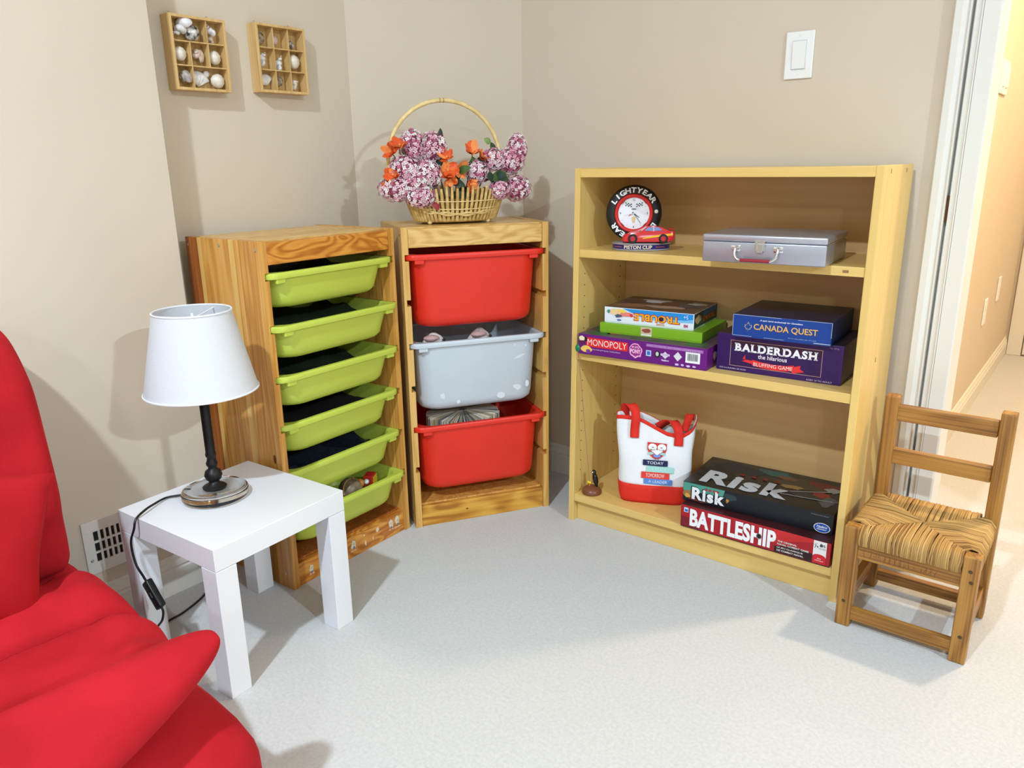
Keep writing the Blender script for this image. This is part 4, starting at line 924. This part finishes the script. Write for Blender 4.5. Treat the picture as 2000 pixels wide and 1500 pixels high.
art(TR, 'side_shadow', ink((52, 60, 50)), rect(.002, .004, .198, .044), 'right', dims=(w, h)); art(TR, 'side_blue', ink((40, 96, 150)), [(.07, .028), (.19, .030), (.19, .043), (.08, .043)], 'right', lay=2, dims=(w, h)); art(TR, 'side_sand', ink((190, 160, 110)), blob(.035, .026, .025, .011, 12, .25, 3), 'right', lay=2, dims=(w, h))
letters(TR, 'TROUBLE', ink((214, 110, 30)), (.075, .013, .175, .027), 'right', lay=3, bold=.04, flip=True, dims=(w, h), name='side_lettering')
# Balderdash
w, d, h = .313, .205, .0985
BD = carton('board_game', 'dark purple game box with white lettering and a red ribbon, under the blue box', .430, .043, .545, 2.2, w, d, h, ink((52, 22, 92), .35), ink((44, 34, 44), .4))
u0, u1, v0, v1 = .036, .266, .015, .083; gold = ink((190, 150, 130))
art(BD, 'title_panel', ink((44, 14, 78)), rect(u0, v0, u1, v1)); art(BD, 'title_panel_top', ink((52, 18, 48)), rect(u0, v1-.018, u1, v1), lay=1.5)
for q in (rect(u0, v0, u1, v0+.0012), rect(u0, v1-.0012, u1, v1), rect(u0, v0, u0+.0012, v1), rect(u1-.0012, v0, u1, v1)): art(BD, 'gold_border', gold, q, lay=2)
def slab(vs, fs):    # adds slab serifs to the stems of each letter
    return vs, fs
def serif_word(parent, word, m, rct, lay, face='front'):
    U0, V0, U1, V1 = rct; out_v, out_f = [], []; x = 0.0
    STEM = {'B': [(.0, 'bt')], 'A': [(.0, 'b'), (1.0, 'b')], 'L': [(.0, 'bt')], 'D': [(.0, 'bt')], 'E': [(.0, 'bt')], 'R': [(.0, 'bt'), (1.0, 'b')], 'S': [], 'H': [(.0, 'bt'), (1.0, 'bt')]}
    for ch in word:
        if ch == 'A': x -= .07
        vs, fs = glyphs(ch, .045); X0 = min(p[0] for p in vs); X1 = max(p[0] for p in vs); Y0 = min(p[1] for p in vs); Y1 = max(p[1] for p in vs); wd = X1-X0
        b = len(out_v); out_v += [(x+p[0]-X0, (p[1]-Y0)/(Y1-Y0)) for p in vs]; out_f += [tuple(i+b for i in f) for f in fs]
        for pos, kk in STEM[ch]:
            cx = x+(.085 if pos == 0 else wd-.085)
            for k in kk:
                ys = (0, .13) if k == 'b' else (.87, 1.0); b = len(out_v)
                out_v += [(cx-.155, ys[0]), (cx+.155, ys[0]), (cx+.155, ys[1]), (cx-.155, ys[1])]; out_f.append((b, b+1, b+2, b+3))
        x += wd+(.05 if ch == 'A' else .12)
    mx = max(p[0] for p in out_v); mn = min(p[0] for p in out_v)
    me = bpy.data.meshes.new('title_lettering'); me.from_pydata([place(face, U0+(U1-U0)*(p[0]-mn)/(mx-mn), V0+(V1-V0)*p[1], lay) for p in out_v], [], out_f); me.materials.append(m)
    o = bpy.data.objects.new('title_lettering', me); C.objects.link(o); o.parent = parent
serif_word(BD, 'BALDERDASH', ink((240, 236, 238)), (.047, .0555, .255, .0765), 3)
letters(BD, 'the hilarious', ink((238, 226, 236)), (.109, .0415, .182, .0525), lay=3, bold=.012, name='subtitle_lettering')
rd_ = ink((226, 48, 50))
art(BD, 'ribbon', rd_, [(.095, .037), (.12, .033), (.15, .031), (.18, .032), (.200, .036), (.200, .022), (.18, .018), (.15, .0165), (.12, .0185), (.095, .022)], lay=2)
art(BD, 'ribbon_tail', rd_, [(.070, .036), (.098, .034), (.100, .025), (.068, .030), (.077, .0335), (.076, .048)], lay=2.5); art(BD, 'ribbon_tail', rd_, [(.196, .019), (.196, .031), (.216, .038), (.215, .029), (.226, .0225), (.196, .015)], lay=2.5)
letters(BD, 'BLUFFING GAME', ink((250, 226, 222)), (.099, .0215, .197, .0310), lay=4, bold=.0, name='ribbon_lettering')
letters(BD, 'FOR 2-6 PLAYERS OR MORE', ink((214, 200, 224)), (.010, .0055, .080, .0090), lay=2, name='small_print'); letters(BD, 'AGES 10 TO ADULT', ink((214, 200, 224)), (.232, .0035, .293, .0075), lay=2, name='small_print'); letters(BD, 'No. 0122', ink((170, 150, 180)), (.281, .089, .302, .0925), lay=2, name='small_print')
for k in range(16): art(BD, 'pinstripe', ink((42, 16, 74)), rect(.006, .014+.0045*k, .030, .0152+.0045*k)); art(BD, 'pinstripe', ink((42, 16, 74)), rect(.272, .014+.0045*k, .307, .0152+.0045*k))
# Canada Quest
w, d, h = .240, .232, .0575
CQ = carton('board_game', 'blue game box with gold lettering on top of the right stack', .478, .018, .545+.099, 3.4, w, d, h, ink((14, 62, 140), .35), ink((26, 34, 66), .35))
letters(CQ, 'CANADA QUEST', ink((222, 176, 110)), (.054, .0200, .208, .0375), bold=.012, lay=3, name='title_lettering'); letters(CQ, 'CANADA QUEST', ink((120, 80, 60)), (.0548, .0190, .2088, .0365), bold=.012, lay=2, name='title_shadow')
letters(CQ, 'A quiz game exclusively for Canadians', ink((226, 232, 244)), (.068, .0440, .172, .0490), bold=.02, shear=.3, name='subtitle_lettering'); letters(CQ, 'For 2 or more players, ages 12 to adult', ink((190, 204, 230)), (.140, .0085, .206, .0110), name='small_print')
mp = [(0, -1), (.08, -.55), (.5, -.62), (.42, -.42), (.85, -.05), (.70, .05), (.78, .38), (.48, .30), (.40, .45), (.18, .20), (.28, .70), (.14, .62), (0, 1)]
leafp = mp+[(-x, y) for x, y in mp[::-1][1:-1]]
art(CQ, 'maple_leaf', ink((190, 176, 150)), [(.040+.0115*x, .0285+.0125*y) for x, y in leafp], lay=1); art(CQ, 'maple_leaf_inside', ink((14, 62, 140)), [(.040+.0092*x, .0285+.0100*y) for x, y in leafp], lay=2)
wear = ink((176, 186, 204), .6)
for q in (rect(.001, .0560, .12, .0571), rect(.16, .0562, .239, .0571), rect(0.0004, .004, .0014, .056), rect(.2386, .02, .2397, .056), rect(.002, .0034, .05, .0043), rect(.08, .0034, .13, .0041), rect(.20, .0034, .239, .0052)): art(CQ, 'worn_edge', wear, q, lay=1)
# Battleship
w, d, h = .404, .250, .0665
BT = carton('board_game', 'red game box with big white lettering, resting directly on the bottom shelf', .372, -.004, .09, .5, w, d, h, ink((170, 24, 36), .3), ink((60, 20, 24), .4), ink((60, 20, 26), .4))
art(BT, 'dark_shade', ink((120, 20, 34)), [(.002, .004), (.06, .004), (.03, .030), (.002, .034)]); art(BT, 'bright_flash', ink((200, 40, 44)), [(.26, .028), (.33, .050), (.40, .066), (.26, .066)]); art(BT, 'black_corner', ink((46, 18, 22)), [(.265, .004), (.366, .004), (.366, .026), (.31, .030), (.265, .020)])
letters(BT, 'BATTLESHIP', ink((240, 240, 242)), (.028, .0085, .268, .0605), bold=.045, lay=3, name='title_lettering', spacing=1.03)
art(BT, 'peg_hole_rim', ink((150, 150, 154)), oval(.2235, .0335, .0075, .0085), lay=4); art(BT, 'peg_hole', ink((30, 26, 28)), oval(.2235, .0345, .006, .0065), lay=5)
for i, (t, x1) in enumerate((('THE ORIGINAL', .322), ('NAVAL COMBAT GAME', .352), ('LE JEU CLASSIQUE', .338), ('DE COMBAT NAVAL', .340))): letters(BT, t, ink((238, 232, 232)), (.272, .0335-.0078*i-(.002 if i > 1 else 0), x1, .0385-.0078*i-(.002 if i > 1 else 0)), bold=.02, lay=3, name='subtitle_lettering')
art(BT, 'white_tag', ink((240, 240, 240)), rect(.362, .022, .394, .0655), lay=2); art(BT, 'red_tag', ink((214, 34, 46)), [(.362, .004), (.394, .004), (.394, .022)]+[(.378+.016*math.cos(a), .022+.008*math.sin(a)) for a in [PI*i/10 for i in range(11)]]+[(.362, .022)], lay=2.5)
letters(BT, 'AGES', ink((60, 60, 64)), (.364, .0560, .371, .0590), lay=3, name='tag_lettering'); letters(BT, '7+', ink((30, 30, 34)), (.3645, .0450, .3745, .0540), bold=.02, lay=3, name='tag_lettering'); letters(BT, '2 PLAYERS', ink((50, 50, 54)), (.374, .0440, .392, .0480), lay=3, name='tag_lettering')
art(BT, 'figure_print', ink((70, 72, 78)), blob(.381, .055, .004, .005, 9, .2, 3), lay=3); art(BT, 'figure_print', ink((150, 150, 156)), blob(.388, .055, .003, .004, 9, .2, 4), lay=3)
letters(BT, 'Jeu', ink((250, 226, 226)), (.373, .0160, .383, .0200), bold=.02, lay=4, name='tag_lettering'); letters(BT, 'classique', ink((250, 226, 226)), (.368, .0105, .389, .0145), bold=.02, lay=4, name='tag_lettering')
art(BT, 'blue_badge', ink((196, 214, 236)), rect(.010, .046, .023, .060), lay=2); art(BT, 'blue_badge_face', ink((50, 100, 180)), rect(.0125, .048, .0215, .055), lay=3)
# Risk
w, d, h = .402, .222, .0565
RK = carton('board_game', 'black game box with silver lettering lying on top of the red box', .363, .023, .09+.067, 2.8, w, d, h, ink((16, 20, 28), .3), ink((28, 30, 32), .3))
art(RK, 'teal_sky', ink((76, 150, 134)), [(.001, .030), (.001, .0555), (.12, .0555), (.115, .036)]); art(RK, 'battle_print', ink((150, 110, 60)), blob(.018, .022, .017, .012, 16, .25, 3), lay=2); art(RK, 'battle_print', ink((120, 50, 40)), blob(.045, .010, .035, .006, 16, .25, 5), lay=1.5); art(RK, 'gold_print', ink((206, 160, 70)), blob(.014, .017, .008, .006, 10, .35, 6), lay=3); art(RK, 'gold_print', ink((190, 130, 60)), blob(.128, .028, .006, .006, 8, .4, 7), lay=3)
art(RK, 'smoke_print', ink((40, 60, 66)), blob(.135, .040, .022, .010, 12, .25, 8), lay=1.2)
letters(RK, 'Risk', ink((10, 12, 14)), (.024, .0070, .124, .0485), bold=.075, spacing=1.14, lay=4, name='title_outline'); letters(RK, 'Risk', ink((232, 234, 236)), (.027, .0095, .121, .0465), bold=.042, spacing=1.14, lay=5, name='title_lettering')
def star(cx, cy, r): return [(cx+(r if i % 2 == 0 else r*.42)*math.sin(PI*i/5), cy+(r if i % 2 == 0 else r*.42)*math.cos(PI*i/5)) for i in range(10)]
for k in range(4): art(RK, 'red_star', ink((170, 40, 44)), star(.068+.011*k, .0465, .0058), lay=6)
art(RK, 'maker_badge', ink((236, 238, 244)), oval(.376, .0155, .0205, .0135), lay=2); art(RK, 'maker_badge_face', ink((24, 82, 176)), oval(.376, .0155, .0185, .0118), lay=3)
letters(RK, 'Hasbro', ink((244, 246, 250)), (.363, .0155, .389, .0225), bold=.02, shear=.2, lay=4, name='badge_lettering'); letters(RK, 'Gaming', ink((244, 246, 250)), (.364, .0085, .388, .0145), bold=.02, shear=.2, lay=4, name='badge_lettering')
letters(RK, 'THE GAME OF STRATEGIC CONQUEST', ink((150, 158, 170)), (.346, .0470, .390, .0500), lay=2, name='small_print')
for i, (cx, cy, rx, ry, c) in enumerate(((.10, .17, .08, .035, (24, 40, 48)), (.20, .19, .05, .02, (44, 92, 92)), (.28, .15, .07, .03, (70, 62, 44)), (.33, .17, .05, .02, (104, 40, 34)), (.26, .12, .03, .012, (150, 120, 70)), (.31, .085, .05, .02, (52, 56, 54)), (.345, .11, .02, .02, (140, 52, 44)), (.37, .07, .02, .03, (88, 92, 92)), (.24, .17, .03, .012, (110, 74, 48)), (.365, .15, .02, .016, (150, 150, 140)), (.06, .10, .05, .05, (20, 26, 30)))):
    art(RK, 'lid_print', ink(c), blob(cx, cy, rx, ry, 14, .35, 130+i), 'top', lay=1+.15*i, dims=(w, h))
letters(RK, 'Risk', ink((190, 194, 198)), (.035, .022, .275, .115), 'top', lay=4, bold=.045, spacing=1.14, dims=(w, h), name='lid_lettering')
for k in range(4): art(RK, 'lid_star', ink((120, 34, 34)), star(.125+.032*k, .128, .013), 'top', lay=5, dims=(w, h))
for k, (a, b) in enumerate((((.262, .085), (.385, .150)), ((.25, .06), (.38, .075)))):
    dx, dy = b[0]-a[0], b[1]-a[1]; L = math.hypot(dx, dy); px_, py_ = -dy/L*.0022, dx/L*.0022
    art(RK, 'sword_print', ink((150, 152, 150)), [(a[0]+px_, a[1]+py_), (a[0]-px_, a[1]-py_), (b[0]-px_, b[1]-py_), (b[0]+px_, b[1]+py_)], 'top', lay=4, dims=(w, h))

# ------------------------------------------------------------------ tote bag
TT = thing('tote_bag', 'small white canvas tote bag with red base and straps', 'bag', (.222, .122, .0905), math.radians(24))
canvas = mat('white_canvas', (236, 236, 238), .85, bump=.2, bscale=300); redc = mat('red_canvas', (222, 44, 30), .8, bump=.2, bscale=300, var=.04)
def lerp(x, T):
    for (a, b), (c, e) in zip(T[:-1], T[1:]):
        if x <= c: return b+(e-b)*(x-a)/(c-a)
    return T[-1][1]
HW = [(0, .095), (.02, .101), (.06, .106), (.15, .109), (.22, .115), (.30, .119)]; HD = [(0, .047), (.03, .052), (.06, .052), (.15, .044), (.22, .030), (.30, .020)]
ZT = [(-1.01, .258), (-.75, .262), (-.45, .262), (-.1, .243), (.3, .222), (.6, .215), (.8, .232), (1.01, .268)]
def bagpt(t, z, off=0.0):
    c, sn = math.cos(t), math.sin(t); e = 4.5; q = (abs(c)**e+abs(sn)**e)**(-1/e); hw, hd = lerp(z, HW)+off, lerp(z, HD)+off
    fold = 1-.10*max(0, z-.08)*abs(c)**8
    return (hw*q*c*fold+.0018*math.sin(31*z+3*t), hd*q*sn*(1-.30*min(1, max(0, z-.03)/.2)*abs(c)**2)+.0016*math.sin(24*z+5*t)*min(1, z/.05), z)
def ztop(t):
    c = math.cos(t); z = lerp(max(-1, min(1, c*1.05)), ZT); return z if math.sin(t) < 0 else z+.004
nt_ = 64
def wallgrid(z0, z1f, nz, off, name, m):
    g = G(); g.grid(lambda u, v: bagpt(2*PI*u, z0+(z1f(2*PI*u)-z0)*v, off), nt_, nz, cu=True)
    if z0 == 0: g.face([g.bm.verts[i] for i in []]) if 0 else None
    o = g.build(name, m, TT, True, 70); md = o.modifiers.new('thick', 'SOLIDIFY'); md.thickness = .0022; md.offset = -1; return o
wallgrid(.055, ztop, 18, 0, 'body', canvas)
wallgrid(0.0, lambda t: .060, 6, .0012, 'base_band', redc)
g = G(); g.poly([bagpt(2*PI*i/nt_, .001) for i in range(nt_)]); g.build('bag_bottom', redc, TT)
g = G(); g.grid(lambda u, v: bagpt(2*PI*u, ztop(2*PI*u)-.010+.0115*v, .0010), nt_, 4, cu=True); o = g.build('rim_tape', redc, TT, True, 70); o.modifiers.new('thick', 'SOLIDIFY').thickness = .002
def strap(P, wd, name='strap'):
    P = smoothpath(P, 5); g = G(); n = len(P)
    def f(u, v):
        i = round(u*(n-1)); t = (P[min(i+1, n-1)]-P[max(i-1, 0)]); t.normalize(); s_ = Vector((1, 0, 0)); s_ = (s_-t*s_.dot(t)).normalized()
        return P[i]+s_*wd*(v-.5)
    g.grid(f, n, 3); o = g.build(name, redc, TT, True, 70); md = o.modifiers.new('thick', 'SOLIDIFY'); md.thickness = .0025; md.offset = 0
def yf(z): return -lerp(z, HD)
strap([(-.060, yf(.205)-.004, .202), (-.060, yf(.23)-.004, .23), (-.058, yf(.26)-.005, .262), (-.064, -.018, .285), (-.078, -.006, .294), (-.092, .008, .284), (-.094, .016, .262), (-.092, .018, .24)], .026)
strap([(.068, yf(.19)-.004, .186), (.068, yf(.21)-.004, .212), (.064, yf(.22)-.003, .236), (.052, -.012, .250), (.036, .0, .247), (.020, .010, .236), (.004, .016, .222)], .026)
strap([(.082, -.010, .222), (.088, -.004, .244), (.094, .004, .262), (.098, .012, .268), (.098, .018, .25)], .022)
class FrontProxy: pass
def bag_art(name, m, pts, lay=1):
    g = G(); g.poly([(p[0], yf(p[1])-.0022-.0005*lay-.0012, p[1]) for p in pts]); return g.build(name, m, TT)
def bag_text(txt, m, rct, lay=3):
    o = letters(TT, txt, m, rct, bold=.0, name='print_lettering')
    for v in o.data.vertices: v.co.y = yf(v.co.z)-.0034-.0005*lay
for x0, x1, z0, z1, c, t, tc in ((-.032, .040, .123, .140, (26, 34, 82), 'TODAY', (236, 238, 244)), (-.020, .058, .103, .121, (164, 216, 208), 'A READER', (200, 236, 230)), (-.036, .046, .083, .103, (222, 62, 50), 'TOMORROW', (250, 226, 220)), (-.028, .055, .066, .083, (90, 134, 206), 'A LEADER', (214, 230, 250))):
    bag_art('print_bar', ink(c, .7), rect(x0, z0, x1, z1)); m_ = (x1-x0)*.17; bag_text(t, ink(tc, .7), (x0+m_, z0+.0045, x1-m_, z1-.004))
owl = ink((206, 50, 52), .7)
bag_art('owl_print', owl, [(-.021, .192), (.035, .190), (.035, .172), (.028, .156), (.016, .146), (.007, .144), (-.004, .147), (-.014, .157), (-.021, .172)])
wh_ = ink((244, 240, 236), .7)
bag_art('owl_eye', wh_, oval(-.006, .178, .0125, .0105), 2); bag_art('owl_eye', wh_, oval(.021, .178, .0125, .0105), 2); bag_art('owl_face', wh_, [(-.017, .173), (.032, .173), (.008, .155)], 2)
bag_art('owl_wing', ink((160, 206, 198), .7), blob(-.010, .160, .008, .004, 10, .15, 2), 3); bag_art('owl_wing', ink((160, 206, 198), .7), blob(.025, .160, .008, .004, 10, .15, 3), 3); bag_art('owl_book', ink((110, 150, 214), .7), [(-.002, .151), (.008, .148), (.018, .151), (.018, .159), (.008, .156), (-.002, .159)], 4)
for x, z, a, b in ((-.005, .178, .004, .0009), (.020, .178, .004, .0009), (.0075, .1725, .0016, .0018), (-.010, .171, .002, .0012), (.026, .171, .002, .0012)): bag_art('owl_feature', ink((70, 50, 60), .7), oval(x, z, a, b, 10), 5)
for x in (.003, .012): bag_art('owl_leg', ink((90, 60, 70), .7), rect(x-.0006, .139, x+.0006, .146), 3)

# ------------------------------------------------------------------ pecking bird toy
TY = thing('pecking_bird_toy', 'wooden pecking bird toy on a thin rod beside the tote bag', 'toy', (.052, .040, .0905))
G().lathe([(0, 0), (.029, 0), (.031, .004), (.030, .010), (.026, .016), (.018, .021), (.008, .024), (0, .0245)], 28).build('base', mat('brown_wood_base', (120, 70, 44), .35), TY, True, 50)
top = (-.018, -.056, .470)
G().tube([(-.004, -.004, .02), top], .0010, 6).build('rod', mat('steel_wire', (170, 150, 120), .4, .5), TY, True)
G().lathe([(0, -.012), (.006, -.010), (.0085, -.004), (.0085, .003), (.006, .008), (.003, .011), (0, .012)], 16, M=Matrix.Translation(top)).build('green_bead', ink((24, 120, 74), .25), TY, True, 60)
G().tube([(top[0], top[1], top[2]-.012), (top[0]+.001, top[1], top[2]-.03)], .0015, 6).build('red_thread', ink((190, 80, 70)), TY)
bk_ = mat('glossy_black', (18, 17, 18), .2)
Mb = Matrix.Translation((.010, .004, .048)) @ Matrix.Rotation(math.radians(-14), 4, 'Y')
bird = G().lathe([(0, -.028), (.0035, -.024), (.0075, -.012), (.0085, 0), (.0072, .010), (.0055, .014), (.0065, .019), (.0062, .024), (.003, .028), (0, .0285)], 16, M=Mb).build('bird_body', bk_, TY, True, 60)
G().tube([(.002, .001, .0685), (-.004, -.002, .066)], [.0026, .0008], 8).build('beak', ink((206, 96, 60)), bird); G().ell((.005, -.0045, .0705), (.0022, .0022, .0022), 8).build('eye', ink((236, 230, 220)), bird, True)
for s_ in (-1, 1): G().ell((-.006+s_*.0028, -.006, .035), (.004, .0035, .0045), 10).build('yellow_bead', ink((236, 206, 40), .3), TY, True)
G().tube([(-.006, -.006, .031), (-.004, -.004, .016)], [.005, .002], 10).build('peg', ink((176, 110, 64)), TY, True)

# ------------------------------------------------------------------ child's chair with rush seat
CH = thing('child_chair', 'small worn wooden child chair with woven rush seat', 'chair', (.822, -.090, 0), math.radians(-.6))
Wc, Dc, l = .276, .258, .033
for x in (0, Wc-l):
    G().box(x, x+l, 0, l, 0, .258, .003).build('leg', oak, CH)
    g = G().box(x+.005, x+l+.003, Dc-l, Dc, 0, .519, .004, seg=3)
    g.build('leg', oak, CH)
for z0, z1 in ((.456, .497), (.345, .385)): G().box(l-.004, Wc-l+.004, Dc-l+.008, Dc-.008, z0, z1, .003).build('back_slat', oakX, CH)
fr_ = G().box(l-.004, Wc-l+.004, .006, .024, .180, .214, .002).build('seat_rail', oakX, CH); G().box(l-.004, Wc-l+.004, Dc-.024, Dc-.006, .180, .214, .002).build('seat_rail', oakX, CH)
for x in (.006, Wc-.024): G().box(x, x+.018, l-.004, Dc-l+.004, .180, .214, .002).build('seat_rail', oakY, CH)
G().box(l-.004, Wc-l+.004, .006, .026, .018, .047, .002).build('stretcher', oakX, CH); G().box(l-.004, Wc-l+.004, Dc-.026, Dc-.006, .020, .048, .002).build('stretcher', oakX, CH)
for x in (.005, Wc-.023): G().box(x, x+.018, l-.004, Dc-l+.004, .045, .085, .002).build('stretcher', oakY, CH)
sc = G().lathe([(0, 0), (.0042, .0004), (.0038, .0010), (.002, .0005), (0, .0005)], 12).data('screw', mat('old_screw', (90, 70, 50), .5, .5), True)
for x, z in ((.016, .066), (Wc-.016, .066), (Wc-.016, .225), (Wc-.012, .20)): inst('screw', sc, CH, (x, -.0001, z), (PI/2, 0, 0))
# carved scratches on the front rail
g = G(); R = random.Random(2); x = .045
while x < .20:
    for k in range(R.choice((2, 3))):
        a = (x+R.uniform(0, .006), R.uniform(.186, .192)); b = (x+R.uniform(0, .008), R.uniform(.196, .208)); g.tube([(a[0], .0061, a[1]), (b[0], .0061, b[1])], .0005, 4)
    x += .0105
g.build('carved_scratches', ink((120, 70, 40)), CH)
cx_, cy_ = Wc/2, .132; R = random.Random(4)
G().box(.012, Wc-.012, .010, Dc-.012, .2145, .246, .004).build('seat_core', rush3, CH)
def section(n, fn, name):
    g = G()
    for i in range(n): g.tube(fn((i+.5)/n), [.0024*R.uniform(.85, 1.2)]*6, 6, R.choice((0, 0, 0, 1, 1, 2)))
    o = g.build(name, [rush, rush2, rush3], CH, True, 60); return o
j = lambda a=.0012: R.uniform(-a, a)
def fsec(t):
    x = l+.001+(Wc-2*l-.002)*t; d = 1-abs(x-cx_)/(cx_-l); y1 = .034+(cy_-.034)*d; b = j(.0016)
    return [(x, .002, .2165), (x+j(), -.002, .228), (x+j(), -.001, .244+j()), (x+b*.4, .010, .2555+j()), (x+b, (y1+.01)/2, .258+j()), (x+b, y1, .252)]
def bsec(t):
    x = l+.001+(Wc-2*l-.002)*t; d = 1-abs(x-cx_)/(cx_-l); y1 = Dc-.030-(Dc-.030-cy_)*d; b = j(.0016)
    return [(x, Dc-.006, .2165), (x+j(), Dc-.001, .228), (x+j(), Dc-.002, .246+j()), (x+b*.4, Dc-.012, .259+j()), (x+b, (y1+Dc-.012)/2, .258+j()), (x+b, y1, .252)]
def ssec(left):
    def f(t):
        y = l+.001+(Dc-2*l-.002)*t; d = 1-abs(y-cy_)/(cy_-l); d = max(0, min(1, d)); x1 = l+(cx_-l)*d; b = j(.0016)
        P = [(.006, y, .2165), (.001, y+j(), .228), (.002, y+j(), .246+j()), (.012, y+b*.4, .259+j()), ((x1+.012)/2, y+b, .261+j()), (x1, y+b, .253)]
        return P if left else [(Wc-p[0], p[1], p[2]) for p in P]
    return f
section(52, fsec, 'rush_section'); section(52, bsec, 'rush_section'); section(46, ssec(True), 'rush_section'); section(46, ssec(False), 'rush_section')
